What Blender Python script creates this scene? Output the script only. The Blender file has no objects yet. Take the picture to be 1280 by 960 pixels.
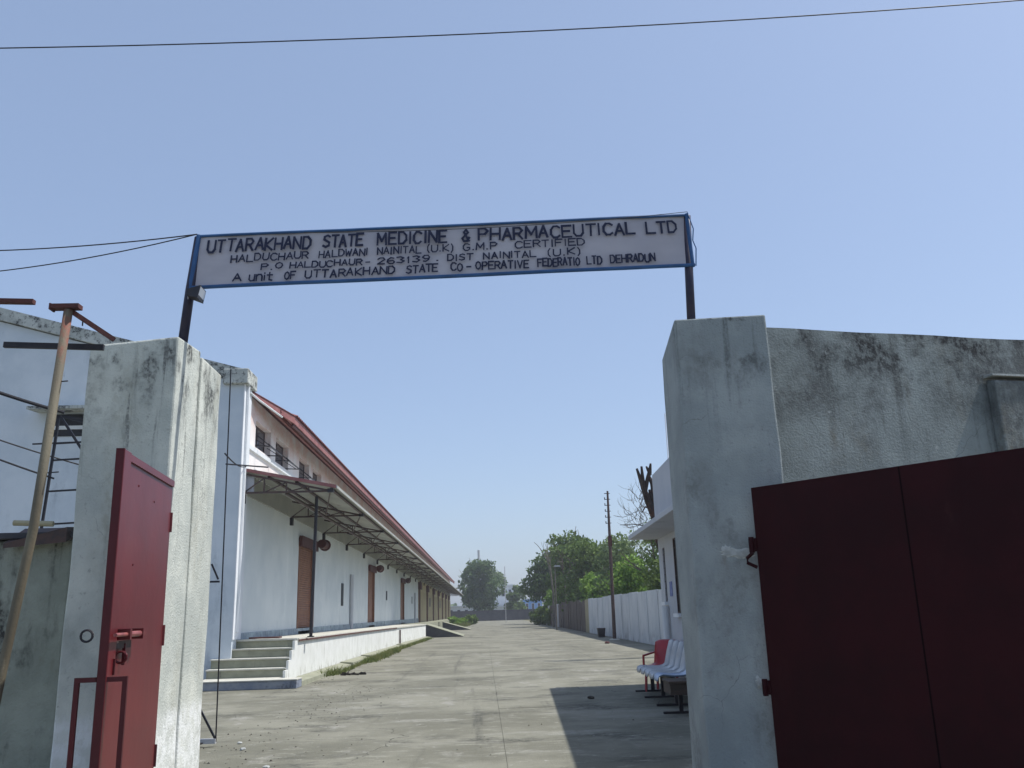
import bpy, math, random
import numpy as np
from mathutils import Vector
random.seed(7); rng = np.random.default_rng(11)
sc = bpy.context.scene
C = sc.collection
R = math.radians

# ------------------------------------------------------------------ camera
YAW, PITCH, ROLL, EYE = 0.038238, R(14.52), R(1.7), 1.6
f = Vector((math.sin(YAW)*math.cos(PITCH), math.cos(YAW)*math.cos(PITCH), math.sin(PITCH)))
r0 = Vector((math.cos(YAW), -math.sin(YAW), 0)); u0 = r0.cross(f)
rr = r0*math.cos(ROLL) - u0*math.sin(ROLL); uu = u0*math.cos(ROLL) + r0*math.sin(ROLL)
from mathutils import Matrix
cam = bpy.data.objects.new('camera', bpy.data.cameras.new('camera')); C.objects.link(cam)
M = Matrix((rr, uu, -f)).transposed().to_4x4(); M.translation = (0, 0, EYE)
cam.matrix_world = M
cam.data.sensor_width = 36; cam.data.lens = 36*1100/1280
cam.data.clip_start = .05; cam.data.clip_end = 6000
sc.camera = cam

# ------------------------------------------------------------------ sky, sun, exposure
SUN = Vector((2.58, .32, 4.56)).normalized()
w = bpy.data.worlds.new('World'); sc.world = w; w.use_nodes = True
nt = w.node_tree; nt.nodes.clear()
sky = nt.nodes.new('ShaderNodeTexSky'); sky.sky_type = 'NISHITA'; sky.sun_disc = False
sky.sun_elevation = math.asin(SUN.z); sky.sun_rotation = math.atan2(SUN.x, SUN.y)
sky.altitude = 400; sky.air_density = 1.0; sky.dust_density = 2.2; sky.ozone_density = 2.0
hs = nt.nodes.new('ShaderNodeHueSaturation'); hs.inputs['Saturation'].default_value = .98; hs.inputs['Hue'].default_value = .5
bg = nt.nodes.new('ShaderNodeBackground'); bg.inputs['Strength'].default_value = .14
wo = nt.nodes.new('ShaderNodeOutputWorld')
nt.links.new(sky.outputs[0], hs.inputs['Color']); hz_ = nt.nodes.new('ShaderNodeMix'); hz_.data_type = 'RGBA'; hz_.inputs[0].default_value = .48; hz_.inputs[7].default_value = (2.0, 2.60, 3.82, 1)
nt.links.new(hs.outputs[0], hz_.inputs[6]); nt.links.new(hz_.outputs[2], bg.inputs['Color']); nt.links.new(bg.outputs[0], wo.inputs[0])
sl = bpy.data.lights.new('sun', 'SUN'); sl.energy = 3.6; sl.angle = R(.53); sl.color = (1, .965, .91)
so = bpy.data.objects.new('sun', sl); C.objects.link(so)
so.rotation_euler = SUN.to_track_quat('Z', 'Y').to_euler(); so.location = (20, 5, 40)
sc.view_settings.view_transform = 'Standard'; sc.view_settings.look = 'None'
sc.view_settings.exposure = 0.40; sc.view_settings.gamma = 1
sc.render.engine = 'CYCLES'

# ------------------------------------------------------------------ helpers
class MB:
    def __init__(s): s.v = []; s.f = []; s.m = []
    def quad(s, *p, m=0):
        n = len(s.v); s.v += [tuple(q) for q in p]; s.f.append(tuple(range(n, n+len(p)))); s.m.append(m); return s
    def box(s, x0, x1, y0, y1, z0, z1, m=0):
        return s.hexa([(x0,y0,z0),(x1,y0,z0),(x1,y1,z0),(x0,y1,z0),(x0,y0,z1),(x1,y0,z1),(x1,y1,z1),(x0,y1,z1)], m)
    def hexa(s, p, m=0):
        n = len(s.v); s.v += [tuple(q) for q in p]
        for q in ((3,2,1,0),(4,5,6,7),(0,1,5,4),(1,2,6,5),(2,3,7,6),(3,0,4,7)):
            s.f.append(tuple(n+i for i in q)); s.m.append(m)
        return s
    def tube(s, pts, r, n=8, r1=None, m=0):
        pts = [Vector(p) for p in pts]; N = len(pts); base = len(s.v)
        for i, p in enumerate(pts):
            d = (pts[min(i+1, N-1)] - pts[max(i-1, 0)]).normalized()
            a = d.cross(Vector((0, 0, 1)) if abs(d.z) < .9 else Vector((1, 0, 0))).normalized(); b = d.cross(a)
            t = i/(N-1) if N > 1 else 0
            rad = (r + (r1-r)*t if r1 is not None else r) if not isinstance(r, (list, tuple)) else r[i]
            for k in range(n):
                q = p + (a*math.cos(2*math.pi*k/n) + b*math.sin(2*math.pi*k/n))*rad; s.v.append(tuple(q))
        for i in range(N-1):
            for k in range(n):
                a0 = base+i*n+k; a1 = base+i*n+(k+1) % n
                s.f.append((a0, a1, a1+n, a0+n)); s.m.append(m)
        s.f.append(tuple(base+k for k in reversed(range(n)))); s.m.append(m)
        s.f.append(tuple(base+(N-1)*n+k for k in range(n))); s.m.append(m)
        return s
    def bar(s, a, b, wx, wz=None, m=0):
        a = Vector(a); b = Vector(b); wz = wz or wx; d = (b-a).normalized()
        up = Vector((0, 0, 1)) if abs(d.z) < .95 else Vector((0, 1, 0))
        x = d.cross(up).normalized()*wx/2; y = x.cross(d).normalized()*wz/2
        return s.hexa([a-x-y, a+x-y, b+x-y, b-x-y, a-x+y, a+x+y, b+x+y, b-x+y], m)
    def prism(s, prof, a, b, ax, m=0):
        """closed profile of 2-D points pushed along axis ax (0,1,2) from a to b"""
        n = len(prof); base = len(s.v)
        for t in (a, b):
            for (p, q) in prof:
                s.v.append({0: (t, p, q), 1: (p, t, q), 2: (p, q, t)}[ax])
        for k in range(n):
            s.f.append((base+k, base+(k+1) % n, base+n+(k+1) % n, base+n+k)); s.m.append(m)
        s.f.append(tuple(base+k for k in reversed(range(n)))); s.m.append(m)
        s.f.append(tuple(base+n+k for k in range(n))); s.m.append(m)
        return s
    def mesh(s, name, mats, smooth=False):
        me = bpy.data.meshes.new(name); me.from_pydata(s.v, [], s.f)
        for m in (mats if isinstance(mats, (list, tuple)) else [mats]): me.materials.append(m)
        me.polygons.foreach_set('material_index', s.m)
        if smooth: me.polygons.foreach_set('use_smooth', [True]*len(s.f))
        me.update()
        import bmesh
        bm = bmesh.new(); bm.from_mesh(me); bmesh.ops.recalc_face_normals(bm, faces=bm.faces); bm.to_mesh(me); bm.free()
        return me
    def build(s, name, mats, parent=None, smooth=False, bevel=0, loc=(0,0,0)):
        o = bpy.data.objects.new(name, s.mesh(name, mats, smooth)); C.objects.link(o); o.location = loc
        if parent: o.parent = parent
        if bevel:
            b = o.modifiers.new('bevel', 'BEVEL'); b.width = bevel; b.segments = 2; b.limit_method = 'ANGLE'
        return o

def tag(o, label=None, cat=None, group=None, kind=None):
    if label: o['label'] = label
    if cat: o['category'] = cat
    if group: o['group'] = group
    if kind: o['kind'] = kind
    return o
def empty(name, loc, label, cat, group=None, rz=0):
    o = bpy.data.objects.new(name, None); C.objects.link(o); o.location = loc; o.rotation_euler.z = rz
    o.empty_display_size = .3
    return tag(o, label, cat, group)
def copy_tree(o, parent=None):
    c = o.copy(); C.objects.link(c); c.parent = parent
    for ch in list(o.children): copy_tree(ch, c)
    return c

# ------------------------------------------------------------------ materials
def srgb(r, g, b):
    return tuple(((c/255)/12.92 if c/255 <= .04045 else ((c/255+.055)/1.055)**2.4) for c in (r, g, b))
def mat(name, col, col2=None, scale=2.0, rough=.85, bump=0.0, bscale=40, metal=0, stretch=(1,1,1), contrast=(.35,.65),
        stains=None, spec=.3, trans=0, cracks=None):
    """procedural: two tones mixed by noise, plus optional stain layers
    stains: list of (colour, scale, stretch, lo, hi, zlo, zhi) - noise masked, optionally limited to a height band"""
    m = bpy.data.materials.new(name); m.use_nodes = True; t = m.node_tree; N = t.nodes; L = t.links
    b = N['Principled BSDF']; b.inputs['Roughness'].default_value = rough; b.inputs['Metallic'].default_value = metal
    b.inputs['Specular IOR Level'].default_value = spec
    tc = N.new('ShaderNodeTexCoord')
    def noise(sc_, st, detail=6, off=0):
        mp = N.new('ShaderNodeMapping'); mp.inputs['Scale'].default_value = st; mp.inputs['Location'].default_value = (off, off*.7, off*.3)
        L.new(tc.outputs['Object'], mp.inputs[0])
        n = N.new('ShaderNodeTexNoise'); n.inputs['Scale'].default_value = sc_; n.inputs['Detail'].default_value = detail
        n.inputs['Roughness'].default_value = .62
        L.new(mp.outputs[0], n.inputs['Vector']); return n.outputs['Fac']
    def ramp(src, lo, hi):
        r = N.new('ShaderNodeMapRange'); r.interpolation_type = 'SMOOTHSTEP'
        r.inputs['From Min'].default_value = lo; r.inputs['From Max'].default_value = hi; L.new(src, r.inputs['Value']); return r.outputs[0]
    def mix(fac, a, bcol):
        x = N.new('ShaderNodeMix'); x.data_type = 'RGBA'; L.new(fac, x.inputs[0])
        if isinstance(a, tuple): x.inputs[6].default_value = (*a, 1)
        else: L.new(a, x.inputs[6])
        x.inputs[7].default_value = (*bcol, 1); return x.outputs[2]
    cur = tuple(col)
    if col2: cur = mix(ramp(noise(scale, stretch), *contrast), cur, tuple(col2))
    k = 3.1
    for st in (stains or []):
        scol, ss, sst, lo, hi = st[:5]
        fac = ramp(noise(ss, sst, 8, k), lo, hi); k += 5.3
        fine = ramp(noise(ss*7+6, (1, 1, .8), 4, k*1.3), .40, .60)
        ma = N.new('ShaderNodeMath'); ma.operation = 'MULTIPLY_ADD'; L.new(fine, ma.inputs[0]); ma.inputs[1].default_value = .6; ma.inputs[2].default_value = .4
        mu = N.new('ShaderNodeMath'); mu.operation = 'MULTIPLY'; L.new(fac, mu.inputs[0]); L.new(ma.outputs[0], mu.inputs[1]); fac = mu.outputs[0]
        if len(st) > 5:
            sp = N.new('ShaderNodeSeparateXYZ'); L.new(tc.outputs['Object'], sp.inputs[0])
            z = ramp(sp.outputs[2], st[5], st[6])
            mm = N.new('ShaderNodeMath'); mm.operation = 'MULTIPLY'; L.new(fac, mm.inputs[0]); L.new(z, mm.inputs[1]); fac = mm.outputs[0]
        cur = mix(fac, cur, tuple(scol))
    if cracks:
        cs, cw, ccol = cracks
        mp = N.new('ShaderNodeMapping'); L.new(tc.outputs['Object'], mp.inputs[0]); nn = N.new('ShaderNodeTexNoise'); nn.inputs['Scale'].default_value = cs*3; nn.inputs['Detail'].default_value = 5
        L.new(mp.outputs[0], nn.inputs['Vector']); vm = N.new('ShaderNodeVectorMath'); vm.operation = 'MULTIPLY_ADD'; L.new(nn.outputs['Color'], vm.inputs[0]); vm.inputs[1].default_value = (.9/cs*.35,)*3; L.new(mp.outputs[0], vm.inputs[2])
        vo = N.new('ShaderNodeTexVoronoi'); vo.feature = 'DISTANCE_TO_EDGE'; vo.inputs['Scale'].default_value = cs; L.new(vm.outputs[0], vo.inputs['Vector'])
        c1 = ramp(vo.outputs['Distance'], cw, cw*.25); c2 = ramp(noise(cs*.8, (1,1,1), 2, 41.), .50, .60)
        mu = N.new('ShaderNodeMath'); mu.operation = 'MULTIPLY'; L.new(c1, mu.inputs[0]); L.new(c2, mu.inputs[1]); cur = mix(mu.outputs[0], cur, ccol)
    if isinstance(cur, tuple): b.inputs['Base Color'].default_value = (*cur, 1)
    else: L.new(cur, b.inputs['Base Color'])
    if bump:
        bn = N.new('ShaderNodeBump'); bn.inputs['Strength'].default_value = bump; bn.inputs['Distance'].default_value = .02
        L.new(noise(bscale, (1,1,1), 5, 9.), bn.inputs['Height']); L.new(bn.outputs[0], b.inputs['Normal'])
    if trans:
        b.inputs['Transmission Weight'].default_value = trans
    return m

mould = (.035, .037, .04)
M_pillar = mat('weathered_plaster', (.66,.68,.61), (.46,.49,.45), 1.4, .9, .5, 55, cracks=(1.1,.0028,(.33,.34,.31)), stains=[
    ((.40,.40,.33), 2.0, (1,1,.3), .50, .70), (mould, 3.2, (1,1,.8), .47, .60, 3.0, 4.0), ((.13,.135,.13), 5, (2.2,2.2,.16), .55, .70, 1.2, 3.9),
    ((.05,.052,.05), 4.5, (1.6,1.6,.07), .54, .66, 2.7, 4.1), ((.30,.31,.28), 26, (1,1,1), .58, .72), ((.24,.25,.22), 1.3, (1,1,.6), .55, .75), ((.80,.82,.80), .5, (1,1,1), .0, .01, .95, .80)])
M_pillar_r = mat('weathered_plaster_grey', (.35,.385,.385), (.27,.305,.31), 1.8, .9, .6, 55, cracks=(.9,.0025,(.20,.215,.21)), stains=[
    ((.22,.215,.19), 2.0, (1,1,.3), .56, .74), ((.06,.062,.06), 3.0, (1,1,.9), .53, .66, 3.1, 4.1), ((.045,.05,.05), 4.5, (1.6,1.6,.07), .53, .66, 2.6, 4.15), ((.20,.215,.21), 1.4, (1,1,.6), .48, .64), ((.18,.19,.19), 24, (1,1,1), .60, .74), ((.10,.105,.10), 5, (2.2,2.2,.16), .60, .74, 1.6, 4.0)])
M_patch = mat('fresh_mortar', (.52,.54,.52), (.38,.40,.39), 14, .95, .8, 60)
M_wallR = mat('mouldy_plaster', (.33,.37,.365), (.235,.265,.26), 1.2, .92, .8, 45, cracks=(.7,.0025,(.15,.165,.16)), stains=[
    ((.20,.185,.145), .9, (1,1,.4), .56, .72), (mould, 1.7, (1,1,1.1), .42, .57, 3.0, 4.1), ((.07,.075,.075), 4.5, (1.6,1.6,.06), .52, .68, 2.5, 4.15), ((.12,.13,.13), 1.3, (1,1,.7), .50, .66), ((.075,.078,.075), 4.5, (1.8,1.8,.16), .57, .70, 1.8, 4.1), ((.42,.45,.44), 9, (1,1,1), .60, .75), ((.16,.17,.165), 22, (1,1,1), .58, .72)])
M_wallL = mat('damp_plaster', (.36,.38,.32), (.27,.29,.24), 2.0, .92, .7, 45, stains=[
    ((.20,.19,.14), 2.2, (1,1,.4), .50, .68), ((.05,.05,.045), 2.2, (1,1,.4), .50, .62), ((.03,.03,.028), 4, (1.8,1.8,.1), .52, .66, 1.4, 2.4)])
M_white = mat('white_paint', (.76,.78,.80), (.68,.71,.73), 1.2, .8, .25, 60, stains=[((.50,.53,.54), 1.6, (1,1,.25), .58, .80), ((.60,.60,.56), 8, (1,1,.3), .64, .80)])
M_gable = mat('blue_shade_paint', (.66,.71,.75), (.56,.62,.67), .8, .85, .3, 50, stains=[((.36,.41,.45), 1.1, (1,1,.25), .54, .75), ((.22,.24,.25), 6, (1.5,1.5,.3), .66, .8, 6.5, 9)])  # blue cast of the shaded gable put into its wall colour
M_parapet = mat('mouldy_coping', (.55,.57,.53), (.40,.42,.39), 2.5, .9, .6, 40, stains=[(mould, 3.4, (1,1,1), .50, .60), ((.06,.06,.06), 12, (1,1,1), .54, .64)])
M_under = mat('green_white_paint', (.70,.74,.74), (.62,.67,.68), .7, .8, .2, 50, stains=[((.52,.57,.57), 1.0, (1,1,.3), .55, .78), ((.30,.33,.34), 3, (1,1,1), .56, .72, 1.7, 1.0)])
M_upper = mat('pink_shade_stain_paint', (.80,.77,.75), (.76,.68,.65), 1.1, .85, .2, 50, stains=[((.70,.47,.41), 1.5, (1,.6,1), .36, .62, 6.5, 7.3), ((.50,.40,.37), 2.2, (1,1,.4), .55, .78, 6.3, 7.5)])  # pink roof shadow and bounce near the top painted in, with reddish stain
M_skirt = mat('blue_grey_skirting', (.42,.50,.52), (.26,.31,.36), 3, .85, .3, 40, stains=[((.16,.19,.22), 2.2, (1,1,1), .5, .66)])
M_cream = mat('cream_paint', (.55,.48,.30), (.47,.41,.27), 1.5, .85, .2, 50, stains=[((.28,.24,.17), 2.0, (1,1,.3), .58, .78)])
M_brownp = mat('brown_paint', (.16,.085,.05), (.11,.06,.04), 5, .7)
M_plat = mat('whitewash', (.74,.75,.72), (.66,.67,.63), 2, .9, .4, 40, stains=[((.40,.40,.36), 3.2, (2,2,.25), .58, .72), ((.28,.27,.22), 5, (1,1,.6), .50, .66, .5, 0.05)])
M_step = mat('grey_green_stone', (.30,.305,.225), (.24,.245,.18), 3, .8, .3, 60, stains=[((.13,.13,.11), 3, (2,2,.3), .62, .74)])
M_tread = mat('worn_tread', (.58,.57,.50), (.48,.47,.41), 4, .85, .3, 50)
M_blueslab = mat('blue_grey_paint', (.20,.23,.29), (.30,.32,.35), 3, .85, .4, 40, stains=[((.09,.10,.12), 2.5, (1,1,1.5), .52, .66)])
M_conc = mat('yard_concrete', (.158,.154,.118), (.232,.226,.178), .38, .92, .6, 30, contrast=(.40,.62), cracks=(.33,.0035,(.07,.068,.055)), stains=[
    ((.32,.31,.275), 1.6, (1,.5,1), .58, .72), ((.085,.084,.068), .8, (.7,1.1,1), .52, .66), ((.27,.265,.225), 1.1, (.5,1.4,1), .57, .68), ((.07,.07,.058), .55, (2.6,.12,1), .58, .70), ((.29,.285,.235), 4, (.7,1.4,1), .56, .68), ((.135,.132,.103), 3.2, (.6,1.5,1), .56, .70), ((.38,.37,.335), 9, (1,.6,1), .63, .74), ((.13,.125,.11), 14, (1,1,1), .62, .74)])
M_dirt = mat('dry_dirt', (.20,.175,.12), (.13,.13,.07), .15, .95, .5, 8, stains=[((.07,.10,.035), .3, (1,1,1), .5, .62)])
M_joint = mat('joint_filler', (.16,.156,.125), (.20,.195,.155), 3, .95)
M_roofred = mat('red_roof_sheet', (.22,.075,.07), (.17,.055,.055), 2, .6, .1, 30, stains=[((.15,.055,.05), 4, (1,1,1), .58, .74)])
M_fascia = mat('pale_red_fascia', (.34,.15,.14), (.26,.10,.095), 2, .6, stains=[((.12,.05,.045), 3, (1,.4,1), .56, .72)])
M_sheet = mat('grey_sheet', (.40,.41,.37), (.33,.34,.31), .8, .6, .1, 30, stains=[((.20,.17,.14), 1.6, (1,1,1), .60, .76)])
M_steel = mat('dark_steel', (.06,.045,.045), (.10,.06,.05), 10, .6, .2, 60)
M_black = mat('black_steel', (.018,.018,.024), (.03,.026,.03), 12, .5)
M_rust = mat('rusty_steel', (.11,.04,.035), (.08,.032,.03), 8, .8, .4, 60)
M_pole = mat('worn_ochre_pole', (.185,.165,.115), (.12,.105,.075), 5, .7, .3, 60, stretch=(1,1,.25), stains=[((.42,.35,.24), 6, (1,1,.2), .58, .70), ((.22,.07,.05), 3.5, (1,1,.6), .50, .62, 3.1, 3.9)])
M_shutter = mat('brown_shutter', (.25,.115,.065), (.20,.09,.055), 3, .6, .1, 40)
M_drum = mat('red_brown_drum', (.10,.035,.03), (.075,.027,.025), 6, .6)
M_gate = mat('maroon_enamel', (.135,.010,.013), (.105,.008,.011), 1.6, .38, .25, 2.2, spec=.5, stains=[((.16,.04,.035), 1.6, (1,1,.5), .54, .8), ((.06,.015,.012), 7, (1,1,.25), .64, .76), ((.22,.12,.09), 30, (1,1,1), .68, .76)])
M_gate_r = mat('shaded_maroon_enamel', (.030,.0025,.005), (.021,.002,.004), 1.2, .55, .25, 2.5, spec=.1, stains=[((.05,.02,.02), 2, (1,1,.4), .60, .8)])  # gate maroon darkened so the colour carries the right leaf's shade
M_gate_d = mat('maroon_frame', (.085,.008,.012), (.065,.007,.010), 3, .45)
M_bolt = mat('worn_bolt', (.30,.09,.08), (.20,.05,.05), 20, .45)
M_banner = mat('silver_flex', (.49,.475,.52), (.40,.39,.44), .9, .75, .15, 3, stretch=(1,1,2), stains=[((.58,.58,.58), .7, (1,1,1), .56, .75)])
M_blue = mat('blue_paint_frame', (.035,.11,.27), (.025,.08,.20), 4, .55)
M_letter = mat('navy_lettering', (.012,.016,.045), (.02,.025,.06), 10, .6)
M_postp = mat('navy_post', (.02,.02,.045), (.035,.03,.05), 8, .45)
M_guard = mat('guardroom_paint', (.52,.53,.56), (.46,.48,.52), .9, .85, .2, 50, stains=[((.33,.35,.38), 1.4, (1,1,.4), .56, .76)])
M_fence = mat('whitewashed_panel', (.66,.69,.72), (.56,.60,.64), .8, .88, .3, 40, stretch=(1,1,.7), stains=[((.30,.31,.33), 1.5, (1,1,.3), .58, .76), ((.18,.18,.17), 3, (1,1,.7), .5, .66, .7, 0.0)])
M_fenceb = mat('brown_rusty_panel', (.16,.13,.11), (.09,.075,.07), 3, .85, .3, 30, stretch=(1,3,.3), stains=[((.36,.36,.34), 3.5, (1,2,.3), .60, .7)])
M_fencec = mat('cream_panel', (.42,.38,.25), (.33,.30,.2), 3, .85)
M_dark = mat('dark_interior', (.012,.013,.016), (.02,.02,.024), 3, .5)
M_glass = mat('dark_glass', (.03,.035,.05), (.05,.055,.07), 1, .12, spec=.6)
M_endwall = mat('dark_block_wall', (.055,.055,.065), (.085,.085,.09), 1.0, .95, .3, 10)
M_seat = mat('white_plastic', (.46,.48,.50), (.34,.36,.39), 4, .4, spec=.5)
M_seatb = mat('blue_white_plastic', (.34,.44,.62), (.42,.50,.62), 4, .4, spec=.5)
M_red = mat('red_plastic', (.42,.02,.03), (.34,.02,.03), 4, .35, spec=.5)
M_wood = mat('dark_wood', (.09,.06,.045), (.06,.045,.035), 4, .7, stretch=(1,1,6))
M_wire = mat('black_cable', (.015,.015,.02), rough=.6)
M_farwhite = mat('far_white_wall', (.62,.64,.66), (.54,.57,.60), .5, .85)
M_farblue = mat('blue_painted_wall', (.14,.30,.62), (.18,.34,.62), .8, .7)
M_notice = mat('blue_notice_paint', (.10,.13,.34), (.20,.24,.42), 9, .6)
M_bark = mat('grey_bark', (.13,.11,.085), (.085,.07,.055), 5, .95, .5, 30)
M_burnt = mat('charred_bark', (.035,.025,.022), (.10,.05,.035), 2.2, .9, .6, 20, contrast=(.5,.62))
M_bark2 = mat('pale_dead_wood', (.20,.18,.15), (.13,.12,.10), 3, .9)
M_tile = mat('lamp_metal', (.5,.5,.5), rough=.4, metal=.6)
M_litter = mat('dark_litter', (.03,.028,.025), (.07,.06,.05), 8, .9)

def leafmat(name, a, b_, c_):
    m = bpy.data.materials.new(name); m.use_nodes = True; t = m.node_tree; N = t.nodes; L = t.links
    p = N['Principled BSDF']; p.inputs['Roughness'].default_value = .6; p.inputs['Specular IOR Level'].default_value = .25
    g = N.new('ShaderNodeNewGeometry'); cr = N.new('ShaderNodeValToRGB'); e = cr.color_ramp.elements
    e[0].color = (*a, 1); e[1].color = (*c_, 1); mid = e.new(.5); mid.color = (*b_, 1)
    tc = N.new('ShaderNodeTexCoord'); n = N.new('ShaderNodeTexNoise'); n.inputs['Scale'].default_value = .5; L.new(tc.outputs['Object'], n.inputs['Vector'])
    mr = N.new('ShaderNodeMapRange'); mr.inputs['From Min'].default_value = .3; mr.inputs['From Max'].default_value = .7; L.new(n.outputs['Fac'], mr.inputs['Value'])
    mx = N.new('ShaderNodeMix'); mx.inputs[0].default_value = .5; L.new(g.outputs['Random Per Island'], mx.inputs[2]); L.new(mr.outputs[0], mx.inputs[3])
    L.new(mx.outputs[0], cr.inputs[0]); L.new(cr.outputs[0], p.inputs['Base Color'])
    tr = N.new('ShaderNodeBsdfTranslucent'); L.new(cr.outputs[0], tr.inputs[0]); ms = N.new('ShaderNodeMixShader'); ms.inputs[0].default_value = .3
    L.new(p.outputs[0], ms.inputs[1]); L.new(tr.outputs[0], ms.inputs[2]); L.new(ms.outputs[0], N['Material Output'].inputs[0])
    return m
L_mid = leafmat('leaf_mid', (.055,.10,.02), (.12,.19,.045), (.22,.29,.08))
L_dark = leafmat('leaf_dark', (.035,.07,.02), (.08,.14,.04), (.16,.23,.07))
L_bright = leafmat('leaf_bright', (.09,.18,.025), (.18,.31,.05), (.30,.43,.10))
L_pale = leafmat('leaf_pale', (.11,.16,.06), (.18,.25,.10), (.26,.34,.15))
L_grass = leafmat('grass_blades', (.07,.11,.02), (.14,.17,.05), (.26,.24,.11))

# ------------------------------------------------------------------ ground
g = MB(); g.quad((-900,-60,-.03), (900,-60,-.03), (900,3500,-.03), (-900,3500,-.03)); tag(g.build('ground', M_dirt), kind='structure')
yd = MB(); yd.quad((-30,-12,-.012), (7.6,-12,-.012), (7.6,186,-.012), (-30,186,-.012)); yard = tag(yd.build('yard', M_joint), kind='structure')
xs = [-12.5, -8.0, -3.1, .22, 3.7, 7.4]
ys = [-10, -4, 2.5, 8.4]
while ys[-1] < 150: ys.append(ys[-1] + random.uniform(7, 9) + (0 if ys[-1] < 60 else 8))
ys[-1] = 186
for i in range(len(xs)-1):
    for j in range(len(ys)-1):
        x0, x1, y0, y1 = xs[i]+.0025, xs[i+1]-.0025, ys[j]+.0015, ys[j+1]-.0015
        dz = random.uniform(-.002, .002)
        s_ = MB().hexa([(x0,y0,-.011),(x1,y0,-.011),(x1,y1,-.011),(x0,y1,-.011),(x0,y0,dz),(x1,y0,dz+random.uniform(-.002,.002)),(x1,y1,dz),(x0,y1,dz)])
        s_.build('concrete_slab', M_conc, yard)

# ------------------------------------------------------------------ long warehouse
WX = -6.5            # wall plane
Y0, Y1 = 24.0, 176.0
def pz(y): return 1.10 - .0035*(y-24) if y < 100 else .834 - .001*(y-100)    # platform top falls gently with the yard
wh = empty('warehouse', (WX, Y0, 0), 'long white warehouse with red roof edge and steel-framed canopy down the left of the yard', 'warehouse')
def W(mb, name, mats, **k):
    par = k.pop('parent', None); o = mb.build(name, mats, **k)
    if par: o.parent = par
    else:
        o.parent = wh; o.location = -Vector(wh.location)
    return o
BAY = 6.2
wins = []
y = 25.2
while y < 170:
    wins += [(y, y+1.85), (y+2.55, y+4.4)]; y += BAY
doors = [(31.8, 34.8), (51.1, 54.0), (71.0, 74.2)]
ZW0, ZW1 = 6.42, 7.2
# lower wall (white part) with real door openings, upper wall with window openings
def wall_run(a, b, z0, z1, openings, m_, name, zo0=None, zo1=None, x0=WX-.28, x1=WX):
    mb = MB(); y = a
    for (p, q) in openings:
        if p < a or q > b: continue
        mb.box(x0, x1, y, p, z0, z1)
        lo = zo0 if zo0 is not None else z0
        if lo > z0: mb.box(x0, x1, p, q, z0, lo)
        mb.box(x0, x1, p, q, zo1, z1); y = q
    mb.box(x0, x1, y, b, z0, z1)
    return W(mb, name, m_)
wall_run(Y0+.3, 90, .2, 5.6, doors, M_under, 'wall', None, 4.4)
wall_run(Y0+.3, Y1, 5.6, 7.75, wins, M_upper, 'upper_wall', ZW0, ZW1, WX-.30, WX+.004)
W(MB().box(WX, WX+.07, Y0+.3, Y1, 6.22, 6.34), 'sill_band', M_white)
W(MB().box(WX-.32, WX-.31, Y0+.3, Y1, 5.6, 7.7), 'dark_lining', M_dark)
# yellow section
mb = MB(); y = 90.0
mb.box(WX-.28, WX, 90, Y1, .2, 5.6); W(mb, 'cream_wall', M_cream)
y = 90.4
while y < Y1:
    W(MB().box(WX+.002, WX+.16, y, y+.9, pz(y)-.1, 4.6), 'pilaster', M_brownp)
    W(MB().box(WX+.002, WX+.3, y-.35, y+1.3, 4.05, 4.75), 'drum_box', M_drum)
    for k in range(1, 6): W(MB().box(WX+.002, WX+.06, y+.9+k*1.8, y+1.1+k*1.8, pz(y)-.1, 3.9), 'rib', M_cream)
    y += 12.5
for yy in (108, 133): W(MB().box(WX+.002, WX+.05, yy, yy+2.4, 2.5, 3.5), 'vent_window', M_dark)
# interior dark behind doors
W(MB().box(WX-.36, WX-.29, 30, 76, .9, 4.6), 'inner_lining', M_dark)
# end pilaster and gable wall
gslope = .284
GX1 = WX+.06
gy0, gy1 = 23.55, 24.3
prof = [(GX1, .0), (GX1, 7.86), (-17.5, 7.86+gslope*(17.5+GX1)), (-17.5, 0)]
gw = MB().prism([(x, z) for x, z in prof], gy0, gy1, 1); W(gw, 'gable_wall', M_gable)
# lit side strip of the gable corner: white paint skin
W(MB().box(GX1+.002, GX1+.03, gy0-.01, gy1, 1.12, 7.86), 'corner_pilaster', M_white)
cp = MB().prism([(GX1+.12, 7.87), (GX1+.12, 8.22), (-17.6, 8.22+gslope*(17.6+GX1)), (-17.6, 7.87+gslope*(17.6+GX1))], gy0-.13, gy1+.1, 1)
W(cp, 'parapet_coping', M_parapet)
W(MB().box(GX1-.55, GX1+.14, gy0-.15, gy1+.12, 7.84, 8.27), 'corbel_block', M_parapet, bevel=.03)
# gable window with its sunshade
W(MB().hexa([(-11.9,22.9,7.12),(-8.9,22.9,7.12),(-8.9,gy0,7.16),(-11.9,gy0,7.16),(-11.9,22.9,7.2),(-8.9,22.9,7.2),(-8.9,gy0,7.32),(-11.9,gy0,7.32)]), 'sunshade', M_parapet)
gwin = W(MB().box(-11.6, -9.2, gy0-.03, gy0+.01, 6.5, 7.1), 'window', M_dark)
gwin['label'] = 'dark gable window under a concrete sunshade'
for (a, b, zc) in ((-11.6, -9.2, 6.68),):
    o = MB().box(a, b, gy0-.06, gy0-.032, zc, zc+.1).build('window_rail', M_white, gwin); 
for xx in (-11.62, -10.4, -9.24): MB().box(xx, xx+.06, gy0-.065, gy0-.031, 6.5, 7.1).build('window_frame', M_sheet, gwin)
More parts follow.
